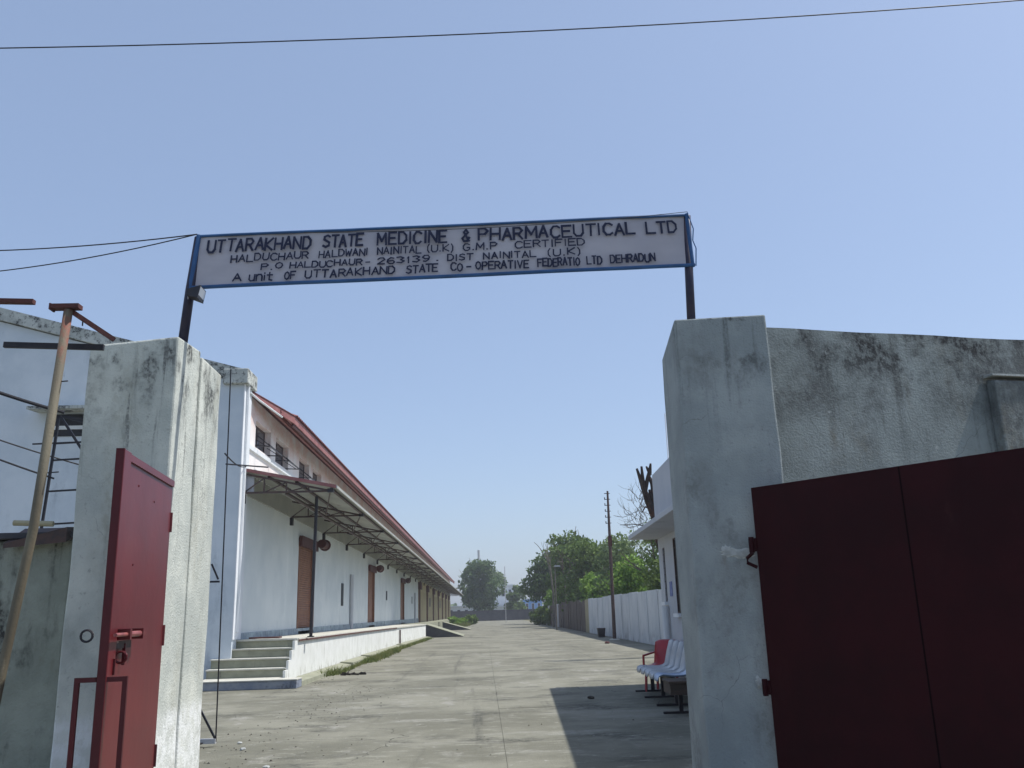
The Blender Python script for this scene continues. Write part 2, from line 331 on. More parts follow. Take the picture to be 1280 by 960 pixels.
# roof: corrugated sheet sloping from behind the wall to the eave
def corr_sheet(x0, z0, x1, z1, ya, yb, pitch, amp, thick=.012):
    mb = MB(); n = int((yb-ya)/pitch); prev = None
    dx, dz = x1-x0, z1-z0; Lh = math.hypot(dx, dz); nx, nz = -dz/Lh, dx/Lh
    if nz < 0: nx, nz = -nx, -nz
    for i in range(n+1):
        yy = ya + i*(yb-ya)/n; h = amp*(1 if (i//1) % 2 else -1)
        p = ((x0+nx*h, yy, z0+nz*h), (x1+nx*h, yy, z1+nz*h), (x1+nx*(h+thick), yy, z1+nz*(h+thick)), (x0+nx*(h+thick), yy, z0+nz*(h+thick)))
        if prev:
            mb.quad(prev[0], p[0], p[1], prev[1]); mb.quad(prev[2], p[2], p[3], prev[3]); mb.quad(prev[1], p[1], p[2], prev[2]); mb.quad(prev[3], p[3], p[0], prev[0])
        prev = p
    return mb
ry = 27.0
while ry < Y1+4:
    yb = min(ry+BAY*2, Y1+4)
    W(corr_sheet(-11.5, 9.70, -5.70, 7.715, ry, yb-.02, .12, .022), 'roof_sheet', M_roofred); ry = yb
W(MB().box(-5.80, -5.765, 27.0, Y1+4, 7.46, 7.68), 'eave_fascia', M_fascia)
W(MB().hexa([(-6.42,24.32,7.70),(-6.38,24.32,7.70),(-5.765,26.99,7.46),(-5.80,26.99,7.46),(-6.42,24.32,7.80),(-6.38,24.32,7.80),(-5.765,26.99,7.68),(-5.80,26.99,7.68)]), 'eave_fascia', M_fascia)
W(MB().hexa([(-11.5,24.32,9.79),(-6.36,24.32,7.81),(-5.74,26.99,7.69),(-11.5,26.99,9.79),(-11.5,24.32,9.81),(-6.36,24.32,7.83),(-5.74,26.99,7.71),(-11.5,26.99,9.81)]), 'roof_sheet', M_roofred)
W(MB().box(-5.86, -5.80, 27.0, Y1+4, 7.38, 7.50), 'eave_gutter', M_drum)
for x_, z_ in ((-6.0, 7.68), (-6.3, 7.76)): W(MB().box(x_-.04, x_+.04, 26.0, Y1+4, z_-.07, z_), 'purlin', M_fascia)
W(MB().tube([(WX+.1,24.0,7.74),(WX+.2,24.6,7.66),(-5.98,26.2,7.5)], .03), 'conduit', M_white)
W(MB().tube([(WX+.13,23.75,7.9),(WX+.11,23.8,6.0),(WX+.11,23.8,1.3)], .05), 'drain_pipe', M_white)
# windows with outward-hung steel shutters and stay brackets (first seven bays)
proto = None
for n_, (a, b) in enumerate(wins):
    if proto is None:
        fr = MB()
        w_ = b-a
        fr.box(WX-.22, WX-.18, 0, .05, ZW0, ZW1); fr.box(WX-.22, WX-.18, w_-.05, w_, ZW0, ZW1); fr.box(WX-.22, WX-.18, w_/2-.02, w_/2+.02, ZW0+.05, ZW1-.05)
        fr.box(WX-.22, WX-.18, .05, w_-.05, ZW0, ZW0+.05); fr.box(WX-.22, WX-.18, .05, w_-.05, ZW1-.05, ZW1)
        wf = fr.build('window', M_steel, wh)
        MB().box(WX-.20, WX-.195, .06, w_-.06, ZW0+.06, ZW1-.06).build('pane', M_glass, wf)
        for y_ in (.1, w_-.1):
            st = MB(); st.bar((WX-.1, y_, ZW0+.05), (WX+.42, y_, ZW0+.02), .03); st.bar((WX+.42, y_, ZW0+.02), (WX-.05, y_, ZW0+.42), .03)
            st.bar((WX+.30, y_, ZW0+.03), (WX-.08, y_, ZW0+.28), .02)
            st.build('stay_bracket', M_black, wf)
        MB().bar((WX+.40, .05, ZW0+.03), (WX+.40, w_-.05, ZW0+.03), .03).build('stay_rail', M_black, wf)
        wf.location = Vector((0, a, 0)) - Vector(wh.location); proto = wf
    else:
        c = copy_tree(proto, wh); c.location = Vector((0, a, 0)) - Vector(wh.location)
# doors: rolling shutters with drum
def door(a, b, z1):
    z0 = pz((a+b)/2)
    n = 42; mb = MB(); xs_ = WX-.10
    for i in range(n):
        q0 = z0+.03+(z1-z0-.03)*i/n; q1 = z0+.03+(z1-z0-.03)*(i+1)/n
        mb.quad((xs_, a+.1, q0), (xs_, b-.1, q0), (xs_+.022, b-.1, (q0+q1)/2), (xs_+.022, a+.1, (q0+q1)/2))
        mb.quad((xs_+.022, a+.1, (q0+q1)/2), (xs_+.022, b-.1, (q0+q1)/2), (xs_, b-.1, q1), (xs_, a+.1, q1))
    d = W(mb, 'rolling_shutter', M_shutter)
    for q_ in (a, b-.1): MB().box(WX-.12, WX+.03, q_, q_+.1, z0, z1).build('guide_rail', M_shutter, d)
    dr = MB(); dr.tube([(WX+.28, b-.1, z1-.02), (WX+.28, b+.62, z1-.02)], .17, 18)
    dr.build('shutter_drum', M_drum, d, smooth=False)
    MB().box(WX+.032, WX+.14, a-.05, b+.05, z1-.30, z1+.06).build('hood', M_drum, d)
    MB().tube([(WX+.28, b+.62, z1-.02), (WX+.28, b+.70, z1-.02)], .225, 18).build('drum_end', M_drum, d)
    MB().box(WX-.11, WX+.05, a+.1, b-.1, z0+.001, z0+.1).build('bottom_rail', M_drum, d)
for a, b in doors: door(a, b, 4.38)
for (yy, zz) in ((41.5, 3.1), (60.5, 3.2), (82, 3.2)):
    W(MB().box(WX-.02, WX+.03, yy, yy+.55, zz-1.0 if yy < 50 else zz-.6, zz), 'vent_slot', M_dark)
for yy in (44.2, 63.5, 85):
    if yy != 63.5: W(MB().tube([(WX+.09, yy, pz(yy)), (WX+.09, yy, 3.6)], .09, 10), 'wall_pipe', M_guard)
W(MB().box(WX+.003, WX+.05, Y0+.3, 89.9, .80, 1.26), 'skirting', M_skirt)
# canopy
CX = -4.08
zc0, zc1 = 5.55, 5.02
ry = 24.0
while ry < Y1+2:
    yb = min(ry+BAY, Y1+2)
    W(corr_sheet(WX+.01, zc0, CX+.14, zc1, ry, yb-.015, .14, .018), 'canopy_sheet', M_sheet); ry = yb
W(MB().hexa([(WX+.01,23.94,zc0-.03),(CX+.14,23.94,zc1-.03),(CX+.14,23.985,zc1-.03),(WX+.01,23.985,zc0-.03),(WX+.01,23.94,zc0+.06),(CX+.14,23.94,zc1+.06),(CX+.14,23.985,zc1+.06),(WX+.01,23.985,zc0+.06)]), 'canopy_edge_trim', M_fascia)
W(MB().box(CX+.141, CX+.165, 23.94, Y1+2, zc1-.03, zc1+.045), 'canopy_gutter', M_sheet)
W(MB().box(WX+.002, WX+.045, Y0+.32, Y1, 4.92, 5.52), 'wall_band', M_sheet)  # grey band along the wall just under the canopy sheet
trs = MB()
zb = 4.93
top = lambda x: zc0 + (zc1-zc0)*(x-WX)/(CX-WX) - .09
trs.bar((WX+.02, 0, zb-.0), (CX, 0, zb), .05); trs.bar((WX+.02, 0, top(WX)), (CX, 0, top(CX)+.0), .05)
for k, xx in enumerate((WX+.6, WX+1.2, WX+1.8)):
    trs.bar((xx, 0, zb+.025), (xx, 0, top(xx)), .035)
trs.bar((WX+.05, 0, zb), (WX+.6, 0, top(WX+.6)), .03); trs.bar((WX+.6, 0, zb), (WX+1.2, 0, top(WX+1.2)), .03); trs.bar((WX+1.2, 0, zb), (WX+1.8, 0, top(WX+1.8)), .03)
t0 = W(trs, 'truss', M_steel)
MB().box(CX-.1, CX+.06, -.08, .08, zb-.04, zc1-.03).build('gusset', M_black, t0)
MB().box(WX+.0, WX+.1, -.09, .09, zb-.28, zb-.03).build('wall_bracket', M_black, t0)
k = 0; y = 24.05
tl = Vector(t0.location)
while y < Y1:
    o = t0 if k == 0 else copy_tree(t0, wh); o.location = tl + Vector((0, y, 0)); y += BAY; k += 1
for x_ in (WX+.7, WX+1.45, CX-.02):
    W(MB().box(x_-.035, x_+.035, 24.1, Y1, top(x_)+.03, top(x_)+.085), 'canopy_purlin', M_steel)
for x_ in (WX+1.2,):
    W(MB().box(x_-.04, x_+.04, 24.1, Y1, zb-.06, zb+.0), 'long_tie', M_steel)
# knee diagonals between trusses along the outer edge
y = 24.05
while y < 120:
    W(MB().bar((CX-.03, y, zb+.02), (WX+1.2, y+BAY, zb), .035), 'wind_brace', M_steel)
    y += BAY
W(MB().tube([(-4.72, 25.05, pz(25)), (-4.66, 25.05, 4.92)], .045, 10), 'canopy_post', M_black)
W(MB().box(-4.80, -4.64, 24.97, 25.13, pz(25)+.001, pz(25)+.03), 'post_base', M_black)
W(MB().box(WX+.02, WX+.3, 24.12, 24.2, 4.97, 5.4), 'tube_light', M_guard)

# ------------------------------------------------------------------ loading platform with steps
lp = empty('loading_platform', (-5, 25, 0), 'whitewashed raised loading platform with grey stone steps in front of the warehouse doors', 'platform')
def P_(mb, name, m_, **k):
    o = mb.build(name, m_, **k); o.parent = lp; o.location = -Vector(lp.location); return o
edge = [(24.02, -4.88), (31, -4.86), (36, -4.84), (48, -4.62), (64.5, -4.12)]
def strip(pts, x_in, ztop, zbot, name, m_, off0=0, off1=0):
    mb = MB()
    for (ya, xa), (yb, xb) in zip(pts[:-1], pts[1:]):
        za, zb2 = (zbot, zbot) if zbot is not None else (ztop(ya)-.068, ztop(yb)-.068)
        mb.hexa([(x_in, ya, za), (xa+off1, ya, za), (xb+off1, yb, zb2), (x_in, yb, zb2),
                 (x_in, ya, ztop(ya)), (xa+off1, ya, ztop(ya)), (xb+off1, yb, ztop(yb)), (x_in, yb, ztop(yb))])
    return P_(mb, name, m_)
strip(edge, WX-.2, lambda y: pz(y)-.07, -.01, 'platform_body', M_plat)
strip(edge, WX-.2, lambda y: pz(y), None, 'platform_top', M_tread, off1=.05)
# beyond the ramp the platform goes on, set back
strip([(66.2, -4.6), (92, -4.6)], WX-.2, lambda y: pz(y), -.01, 'platform_body', M_step)
strip([(93.5, -4.6), (Y1, -4.6)], WX-.2, lambda y: pz(y), -.01, 'platform_body', M_step)
# steel nosing with rust
mb = MB()
for (ya, xa), (yb, xb) in zip(edge[:3], edge[1:4]): mb.hexa([(xa+.045,ya,pz(ya)-.075),(xa+.058,ya,pz(ya)-.075),(xb+.058,yb,pz(yb)-.075),(xb+.045,yb,pz(yb)-.075),(xa+.045,ya,pz(ya)-.03),(xa+.058,ya,pz(ya)-.03),(xb+.058,yb,pz(yb)-.03),(xb+.045,yb,pz(yb)-.03)])
P_(mb, 'edge_angle', M_rust)
steps = [(24.0, 1.10), (23.66, .885), (23.32, .66), (22.98, .43), (22.64, .215)]
for i, (yf, zt) in enumerate(steps):
    if i == 0: continue
    P_(MB().box(-6.86, -4.93, yf, steps[i-1][0]-.0, .0, zt-.035), 'step', M_step)
    P_(MB().box(-6.88, -4.92, yf-.03, steps[i-1][0]-.0, zt-.034, zt), 'step_tread', M_tread, bevel=.006)
    P_(MB().box(-4.918, -4.86, yf+.0, steps[i-1][0]+.02*(i == 1)-.001, 0, zt+.16), 'cheek', M_plat)
P_(MB().box(-6.85, -4.93, 24.0, 24.03, 0, 1.06), 'step', M_step)
P_(MB().box(-6.9, -4.86, 23.96, 24.02, 1.062, 1.104), 'step_tread', M_tread)
P_(MB().box(-7.2, -4.45, 22.0, 22.63, 0, .19), 'base_slab', M_blueslab, bevel=.015)
P_(MB().box(-7.21, -4.44, 21.98, 22.62, .192, .215), 'base_slab_top', M_tread)
mb = MB()
for (ya, xa), (yb, xb) in zip(([(22.64, -4.9)]+edge[1:])[:-1], edge[1:]):
    mb.hexa([(xa+.02,ya,0),(xa+.45,ya,0),(xb+.40,yb,0),(xb+.02,yb,0),(xa+.02,ya,.15),(xa+.44,ya,.12),(xb+.38,yb,.06),(xb+.02,yb,.12)])
P_(mb, 'plinth_kerb', M_step)
P_(MB().tube([(-4.50,49,.0),(-4.50,49,.85)], .045), 'vent_pipe', M_steel)
P_(MB().hexa([(-6.2,24.3,1.112),(-5.4,24.3,1.112),(-5.4,24.6,1.112),(-6.2,24.6,1.112),(-6.2,24.3,1.15),(-5.4,24.3,1.15),(-5.4,24.6,1.15),(-6.2,24.6,1.15)]), 'door_sill_plank', M_rust)
# cross ramps down to the yard
def ramp(y0, y1, xe, z, label):
    mb = MB(); mb.prism([(-4.2, 0), (xe, 0.0), (xe, .02), (-4.2, z)], y0, y1, 1)
    r_ = mb.build('ramp', M_endwall); tag(r_, label, 'ramp', 'concrete ramps off the platform')
    MB().hexa([(-4.2,y0-.03,z+.002),(xe,y0-.03,.022),(xe,y1,.022),(-4.2,y1,z+.002),(-4.2,y0-.03,z+.05),(xe,y0-.03,.045),(xe,y1,.045),(-4.2,y1,z+.05)]).build('ramp_deck', M_step, r_)
ramp(65.2, 69.5, -1.5, .9, 'concrete ramp at the end of the whitewashed platform wall, nearer of two')
ramp(92, 96, -1.4, .8, 'concrete ramp with weeds on it, farther of the two in the distance')

# ------------------------------------------------------------------ gate pillars
lpil = empty('gate_pillar', (-3.02, 7.5, 0), 'left gate pillar, weathered plaster with black mould at its top and a sunlit inner side', 'pillar')
def box_in(par, mb, name, m_, **k):
    o = mb.build(name, m_, **k); o.parent = par; o.location = -Vector(par.location); return o
def rough_block(x0, x1, y0, y1, z0, ztl, ztr, zbl=None, zbr=None, seed=0, n=10, jitter=.006, taper=0):
    """plastered block with slightly wavering arrises"""
    rg = random.Random(seed); mb = MB(); zbl = ztl if zbl is None else zbl; zbr = ztr if zbr is None else zbr
    rings = []
    for i in range(n+1):
        t = i/n; j = lambda: rg.uniform(-jitter, jitter)*(1 if 0 < i else 0)
        q = [(x0+taper*t+j(), y0+j(), z0+(ztl-z0)*t), (x1-taper*t+j(), y0+j(), z0+(ztr-z0)*t), (x1-taper*t+j(), y1+j(), z0+(zbr-z0)*t), (x0+taper*t+j(), y1+j(), z0+(zbl-z0)*t)]
        b0 = len(mb.v); mb.v += q; rings.append(b0)
    for a, b in zip(rings[:-1], rings[1:]):
        for k in range(4): mb.f.append((a+k, a+(k+1) % 4, b+(k+1) % 4, b+k)); mb.m.append(0)
    mb.f.append(tuple(rings[0]+k for k in (3,2,1,0))); mb.m.append(0); mb.f.append(tuple(rings[-1]+k for k in range(4))); mb.m.append(0)
    return mb
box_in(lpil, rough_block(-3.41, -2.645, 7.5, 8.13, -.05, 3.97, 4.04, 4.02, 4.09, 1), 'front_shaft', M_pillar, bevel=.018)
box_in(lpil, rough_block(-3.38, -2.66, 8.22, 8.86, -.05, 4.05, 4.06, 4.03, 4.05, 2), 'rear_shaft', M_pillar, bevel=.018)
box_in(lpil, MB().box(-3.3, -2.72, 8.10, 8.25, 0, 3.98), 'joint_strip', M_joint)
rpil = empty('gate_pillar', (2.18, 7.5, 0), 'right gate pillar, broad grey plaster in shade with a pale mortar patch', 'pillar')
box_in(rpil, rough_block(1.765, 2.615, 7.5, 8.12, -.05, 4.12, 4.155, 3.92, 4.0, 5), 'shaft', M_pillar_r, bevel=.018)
def blob_patch(cx, cz, y, rx, rz, seed, par, name='mortar_patch'):
    rg = random.Random(seed); mb = MB(); n = 22; outer = []
    for i in range(n):
        a = 2*math.pi*i/n; q = rg.uniform(.6, 1.15); outer.append((cx+rx*q*math.cos(a), cz+rz*q*math.sin(a)))
    mb.v.append((cx, y-.007, cz)); 
    for (x, z) in outer: mb.v.append((cx+(x-cx)*.6, y-.006, cz+(z-cz)*.6))
    for (x, z) in outer: mb.v.append((x, y+.001, z))
    for i in range(n):
        j = (i+1) % n; mb.f.append((0, 1+i, 1+j)); mb.m.append(0); mb.f.append((1+i, 1+n+i, 1+n+j, 1+j)); mb.m.append(0)
    return box_in(par, mb, name, M_patch)
blob_patch(2.17, 2.03, 7.497, .17, .05, 3, rpil); blob_patch(2.06, 2.06, 7.497, .06, .04, 8, rpil); blob_patch(2.23, .99, 7.497, .035, .05, 4, rpil)

# ------------------------------------------------------------------ gate leaves
def xf(par, pts): return pts
# left leaf: local frame, x along the leaf from hinge to free edge, y = face normal, z up
def leaf_frame(hx, hy, fx, fy):
    d = Vector((fx-hx, fy-hy, 0)); return math.atan2(d.y, d.x), d.length
rz, LL = leaf_frame(-2.585, 7.42, -2.43, 5.93)
gl = empty('gate_leaf', (-2.585, 7.42, 0), 'left maroon steel gate leaf folded back towards the viewer, with sliding bolt and handle bars', 'gate', 'maroon gate leaves', rz)
# local +y points to the viewer's right here (rz about -84 deg)
GZ0, GZ1 = .12, 2.74
o = MB().box(.0, LL-.10, -.006, .006, GZ0, GZ1).build('panel', M_gate, gl)
MB().box(LL-.16, LL, .0065, .035, GZ0, GZ1).build('edge_stile', M_gate, gl, bevel=.003)
MB().box(LL-.02, LL+.005, -.022, .032, GZ0-.01, GZ1+.005).build('free_edge_frame', M_gate_d, gl)
MB().box(LL-.20, LL-.172, .006, .014, GZ0, GZ1-.14).build('stile_lip', M_gate_d, gl)
MB().box(0, LL-.17, .0062, .02, GZ1-.05, GZ1).build('top_rail', M_gate, gl)
for (xx, zz) in ((1.0, 2.56), (.55, 2.5), (1.0, 2.0)):
    MB().tube([(xx, .006, zz), (xx, .010, zz)], .008, 8).build('rivet', M_gate_d, gl)
b = MB(); b.tube([(LL-.22, .075, 1.53), (LL-.62, .075, 1.53)], .020, 10)
b.build('bolt_sleeve', M_bolt, gl)
MB().tube([(LL+.03, .075, 1.53), (LL-.26, .075, 1.53)], .013, 10).build('bolt_rod', M_bolt, gl)
for xx in (LL-.24, LL-.56): MB().box(xx-.02, xx+.02, .006, .10, 1.495, 1.565).build('bolt_keeper', M_gate, gl)
MB().box(LL-.52, LL-.18, .006, .03, 1.44, 1.49).build('bolt_plate', M_steel, gl)
def ring(c, r, t, axis, n=16):
    c = Vector(c); pts = []
    for i in range(n+1):
        a = 2*math.pi*i/n
        off = {'y': Vector((math.cos(a), 0, math.sin(a))), 'x': Vector((0, math.cos(a), math.sin(a)))}[axis]*r
        pts.append(c+off)
    return MB().tube(pts, t, 6)
ring((LL+.02, -.10, 1.53), .036, .008, 'x').build('pull_ring', M_black, gl)
ring((LL-.22, .05, 1.385), .036, .009, 'x').build('hasp_ring', M_gate_d, gl)
hb = MB(); hb.bar((LL-.12, .04, 1.38), (LL-.12, .04, 1.28), .016); hb.bar((LL-.36, .03, 1.47), (LL-.36, .03, 1.33), .02); hb.build('hasp', M_gate_d, gl)
for s_, nm in ((1, 'inner_handle'), (-1, 'outer_handle')):
    y_ = .125*s_ + (.02 if s_ > 0 else -.02)
    h = MB(); h.bar((LL-.02, 0.03*s_, 1.26), (LL-.02, y_+.012*s_, 1.26), .03); h.bar((LL-.02, y_, 1.275), (LL-.02, y_, .3), .026, .03); h.bar((LL-.02, 0.03*s_, .32), (LL-.02, y_, .32), .026)
    h.build(nm, M_gate_d, gl)
for zz in (.6, 1.5, 2.4): MB().tube([(-.01, .0, zz-.08), (-.01, .0, zz+.08)], .02).build('hinge', M_gate_d, gl)
# right leaf
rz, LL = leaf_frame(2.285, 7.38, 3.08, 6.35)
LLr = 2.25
gr = empty('gate_leaf', (2.285, 7.38, 0), 'right gate leaf, maroon steel coloured very dark for its deep shade, swung open against the compound wall', 'gate', 'maroon gate leaves', rz)
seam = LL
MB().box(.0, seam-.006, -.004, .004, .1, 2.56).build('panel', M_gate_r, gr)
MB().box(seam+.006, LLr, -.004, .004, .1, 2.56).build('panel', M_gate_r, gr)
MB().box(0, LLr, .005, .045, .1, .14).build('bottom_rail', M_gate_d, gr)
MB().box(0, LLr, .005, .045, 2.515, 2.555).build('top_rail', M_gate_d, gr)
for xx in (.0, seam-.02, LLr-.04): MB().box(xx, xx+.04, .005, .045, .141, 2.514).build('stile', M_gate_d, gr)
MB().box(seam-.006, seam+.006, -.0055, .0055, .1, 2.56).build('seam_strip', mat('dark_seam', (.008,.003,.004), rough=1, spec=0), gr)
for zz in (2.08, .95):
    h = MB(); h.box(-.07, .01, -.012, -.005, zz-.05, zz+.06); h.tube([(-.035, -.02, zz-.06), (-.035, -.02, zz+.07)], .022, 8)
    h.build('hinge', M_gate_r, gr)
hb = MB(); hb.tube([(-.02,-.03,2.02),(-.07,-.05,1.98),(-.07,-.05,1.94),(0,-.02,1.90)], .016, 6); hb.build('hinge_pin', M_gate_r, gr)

# ------------------------------------------------------------------ right compound wall
rw = empty('compound_wall', (4, 8.3, 0), 'mould-streaked grey compound wall running right from the right gate pillar', 'wall')
def wpt(x): return 8.0 + (x-2.7)*.2
mb = MB(); n = 26; xs_ = [2.62+(13-2.62)*i/n for i in range(n+1)]
for i in range(n):
    xa, xb = xs_[i], xs_[i+1]; za, zb_ = 4.19+.005*math.sin(i*1.7), 4.19+.005*math.sin((i+1)*1.7)
    mb.hexa([(xa,wpt(xa),-.05),(xb,wpt(xb),-.05),(xb,wpt(xb)+.24,-.05),(xa,wpt(xa)+.24,-.05),(xa,wpt(xa),za),(xb,wpt(xb),zb_),(xb,wpt(xb)+.24,zb_),(xa,wpt(xa)+.24,za)])
o = box_in(rw, mb, 'wall_face', M_wallR)
# raised pier with ledge
mb = MB(); mb.hexa([(5.13,wpt(5.13)-.16,-.05),(9,wpt(9)-.16,-.05),(9,wpt(9)-.001,-.05),(5.13,wpt(5.13)-.001,-.05),(5.13,wpt(5.13)-.16,3.70),(9,wpt(9)-.16,3.70),(9,wpt(9)-.001,3.74),(5.13,wpt(5.13)-.001,3.74)])
box_in(rw, mb, 'buttress', M_wallR, bevel=.02)
box_in(rw, MB().hexa([(5.11,wpt(5.1)-.17,3.745),(9,wpt(9)-.17,3.745),(9,wpt(9)-.002,3.755),(5.11,wpt(5.1)-.002,3.755),(5.11,wpt(5.1)-.17,3.765),(9,wpt(9)-.17,3.765),(9,wpt(9)-.002,3.79),(5.11,wpt(5.1)-.002,3.79)]), 'ledge', M_patch)
# left low wall
lw = empty('compound_wall', (-4.5, 8, 0), 'lower damp-stained greenish wall left of the left gate pillar, under a scrap of dark sheeting', 'wall')
box_in(lw, rough_block(-9, -3.62, 8.0, 8.25, -.05, 2.32, 2.34, seed=9), 'wall_face', M_wallL, bevel=.02)
box_in(lw, MB().box(-9, -3.6, 7.93, 8.3, 2.345, 2.40), 'coping', M_endwall, bevel=.01)
box_in(lw, MB().hexa([(-4.15,7.86,2.26),(-3.62,7.86,2.3),(-3.62,8.2,2.41),(-4.15,8.2,2.41),(-4.15,7.86,2.30),(-3.62,7.86,2.43),(-3.62,8.2,2.46),(-4.15,8.2,2.46)]), 'dark_sheet', M_steel)
tag(MB().tube([(-4.05,7.8,2.47),(-3.72,7.82,2.455)], .024, 8).build('bamboo_stick', M_fencec), 'short pale bamboo stick lying on the left wall coping', 'stick')

# ------------------------------------------------------------------ rusty shed frame on the left
sf = empty('shed_frame', (-3.4, 6.6, 0), 'rusty roofless steel frame of leaning ochre pole, cross bars and red diagonal brace', 'frame')
box_in(sf, MB().tube([(-3.52,6.6,0),(-3.40,6.6,1.24),(-3.28,6.6,2.3),(-3.19,6.6,3.98)], .034, 14), 'pole', M_pole, smooth=True)
box_in(sf, MB().box(-3.31,-3.10,6.56,6.64,3.985,4.02), 'cap_plate', M_rust)
box_in(sf, MB().box(-3.325,-3.311,6.56,6.64,3.975,4.025), 'plate_lip', M_rust)
box_in(sf, MB().bar((-3.17,6.62,3.97),(-2.86,6.70,3.76),.03,.035), 'brace', M_rust)
box_in(sf, MB().bar((-3.09,6.64,3.9),(-3.09,6.64,3.86),.008), 'wire_stub', M_black)
box_in(sf, MB().bar((-3.75,6.78,3.76),(-2.98,6.80,3.73),.03,.045), 'cross_bar', M_black)
box_in(sf, MB().bar((-3.98,6.6,4.07),(-3.46,6.6,4.05),.05,.035), 'top_bar', M_rust)
for zz in (2.7, 3.4): box_in(sf, MB().bar((-3.22,6.6,zz),(-3.14,6.6,zz+.005),.008), 'peg', M_black)

# ------------------------------------------------------------------ black lattice behind left pillar
lt = empty('lattice_frame', (-4.5, 12, 0), 'tall black steel lattice frame standing behind the left gate pillar', 'frame')
def lb(a, b, t=.028, nm='lattice_bar', m_=None): return box_in(lt, MB().bar(a, b, t), nm, m_ or M_black)
xR = -3.62; YL = 12.5
s = YL/11.8
lb((xR-.1*0, YL, 5.15), (xR+.06, YL, .06), .015, 'upright')
lb((xR-.02, YL, 2.15), (xR-.12, YL, 2.36), .022); lb((xR, YL, 2.12), (xR-.3, YL, 2.12), .025); lb((xR-.3, YL, .7), (xR+.05, YL, .1), .025)
lb((xR, YL, 3.75), (xR+.45, YL+.6, 3.79), .018)
lb((xR-.25, YL, .07), (xR+.06, YL, .07), .06, 'foot_bar', M_guard)
lb((xR-.1, YL, .05), (xR-.35, YL-1.0, .04), .02, 'foot_stay')
lb((-6.02, YL, 4.50), (-6.14, YL, 2.2), .032, 'upright'); lb((-6.0, YL, 4.50), (-5.3, YL, 3.5), .032)
for zz in (4.10, 3.86, 3.42, 2.96): lb((-6.05-.012*(4.5-zz), YL, zz), (-5.5, YL, zz+.02), .024, 'rung')
lb((-6.0, YL, 4.5), (-4.6, YL, 4.1), .024); lb((-6.0, YL, 4.5), (-4.6, YL, 4.3), .018); lb((-6.35, YL, 4.1), (-5.0, YL, 4.13), .02)

# ------------------------------------------------------------------ gateway sign
SY = 7.75
TL, TR, BL, BR = Vector((-2.605,SY,5.10)), Vector((2.025,SY,5.252)), Vector((-2.655,SY,4.585)), Vector((2.045,SY,4.735))
sg = empty('gateway_sign', (-2.7, SY, 4.05), 'long silver banner sign with navy hand lettering in a blue frame spanning both gate pillars', 'sign')
def uv(u, v, off=0): # v measured downwards
    a = TL.lerp(TR, u); b_ = BL.lerp(BR, u); p = a.lerp(b_, v); return Vector((p.x, p.y-off, p.z))
mb = MB(); n = 48
sag = lambda u, v: .010*math.sin(u*23)*math.sin(v*3.1) + .006*math.sin(u*61+v*4)
for i in range(n):
    for j in range(6):
        q = [uv((i+a)/n, (j+b_)/6, sag((i+a)/n, (j+b_)/6)) for a, b_ in ((0,0),(1,0),(1,1),(0,1))]; mb.quad(*q)
import bmesh
ban = box_in(sg, mb, 'banner', M_banner)
bm = bmesh.new(); bm.from_mesh(ban.data); bmesh.ops.remove_doubles(bm, verts=bm.verts, dist=1e-5); bmesh.ops.recalc_face_normals(bm, faces=bm.faces); bm.to_mesh(ban.data); bm.free()
for p_ in ban.data.polygons: p_.use_smooth = True
box_in(sg, MB().quad(TL+Vector((0,.02,0)), TR+Vector((0,.02,0)), BR+Vector((0,.02,0)), BL+Vector((0,.02,0))), 'banner_back', M_banner)
def fr(u0, v0, u1, v1, t, name, yo=.0, wob=.003):
    pts = [uv(u0+(u1-u0)*i/14, v0+(v1-v0)*i/14, .012) + Vector((0, 0, random.uniform(-wob, wob) if 0 < i < 14 else 0)) for i in range(15)]
    m_ = MB(); m_.tube(pts, t, 8); box_in(sg, m_, name, M_blue)
fr(-.004, 0, 1.004, 0, .0135, 'top_frame'); fr(-.004, 1, 1.004, 1, .019, 'bottom_frame'); fr(0, -.02, 0, 1.04, .022, 'side_frame', wob=0); fr(1, -.02, 1, 1.03, .019, 'side_frame', wob=0)
box_in(sg, MB().tube([(-2.70,SY+.01,4.0),(-2.66,SY+.01,4.57),(-2.615,SY+.03,5.1)], .043, 14), 'post', M_postp, smooth=True)
box_in(sg, MB().tube([(1.985,SY+.01,4.0),(2.035,SY+.03,5.26)], .04, 14), 'post', M_postp, smooth=True)
box_in(sg, MB().tube([(2.03,SY-.03,5.27),(2.075,SY-.03,5.1),(2.06,SY-.03,4.98),(2.085,SY-.03,4.9),(2.07,SY-.03,4.72)], .006, 5), 'tie_wire', M_blue)
for zz in (4.52, 4.49): box_in(sg, ring((-2.66, SY+.01, zz), .046, .004, 'x'), 'wire_tie', M_guard)
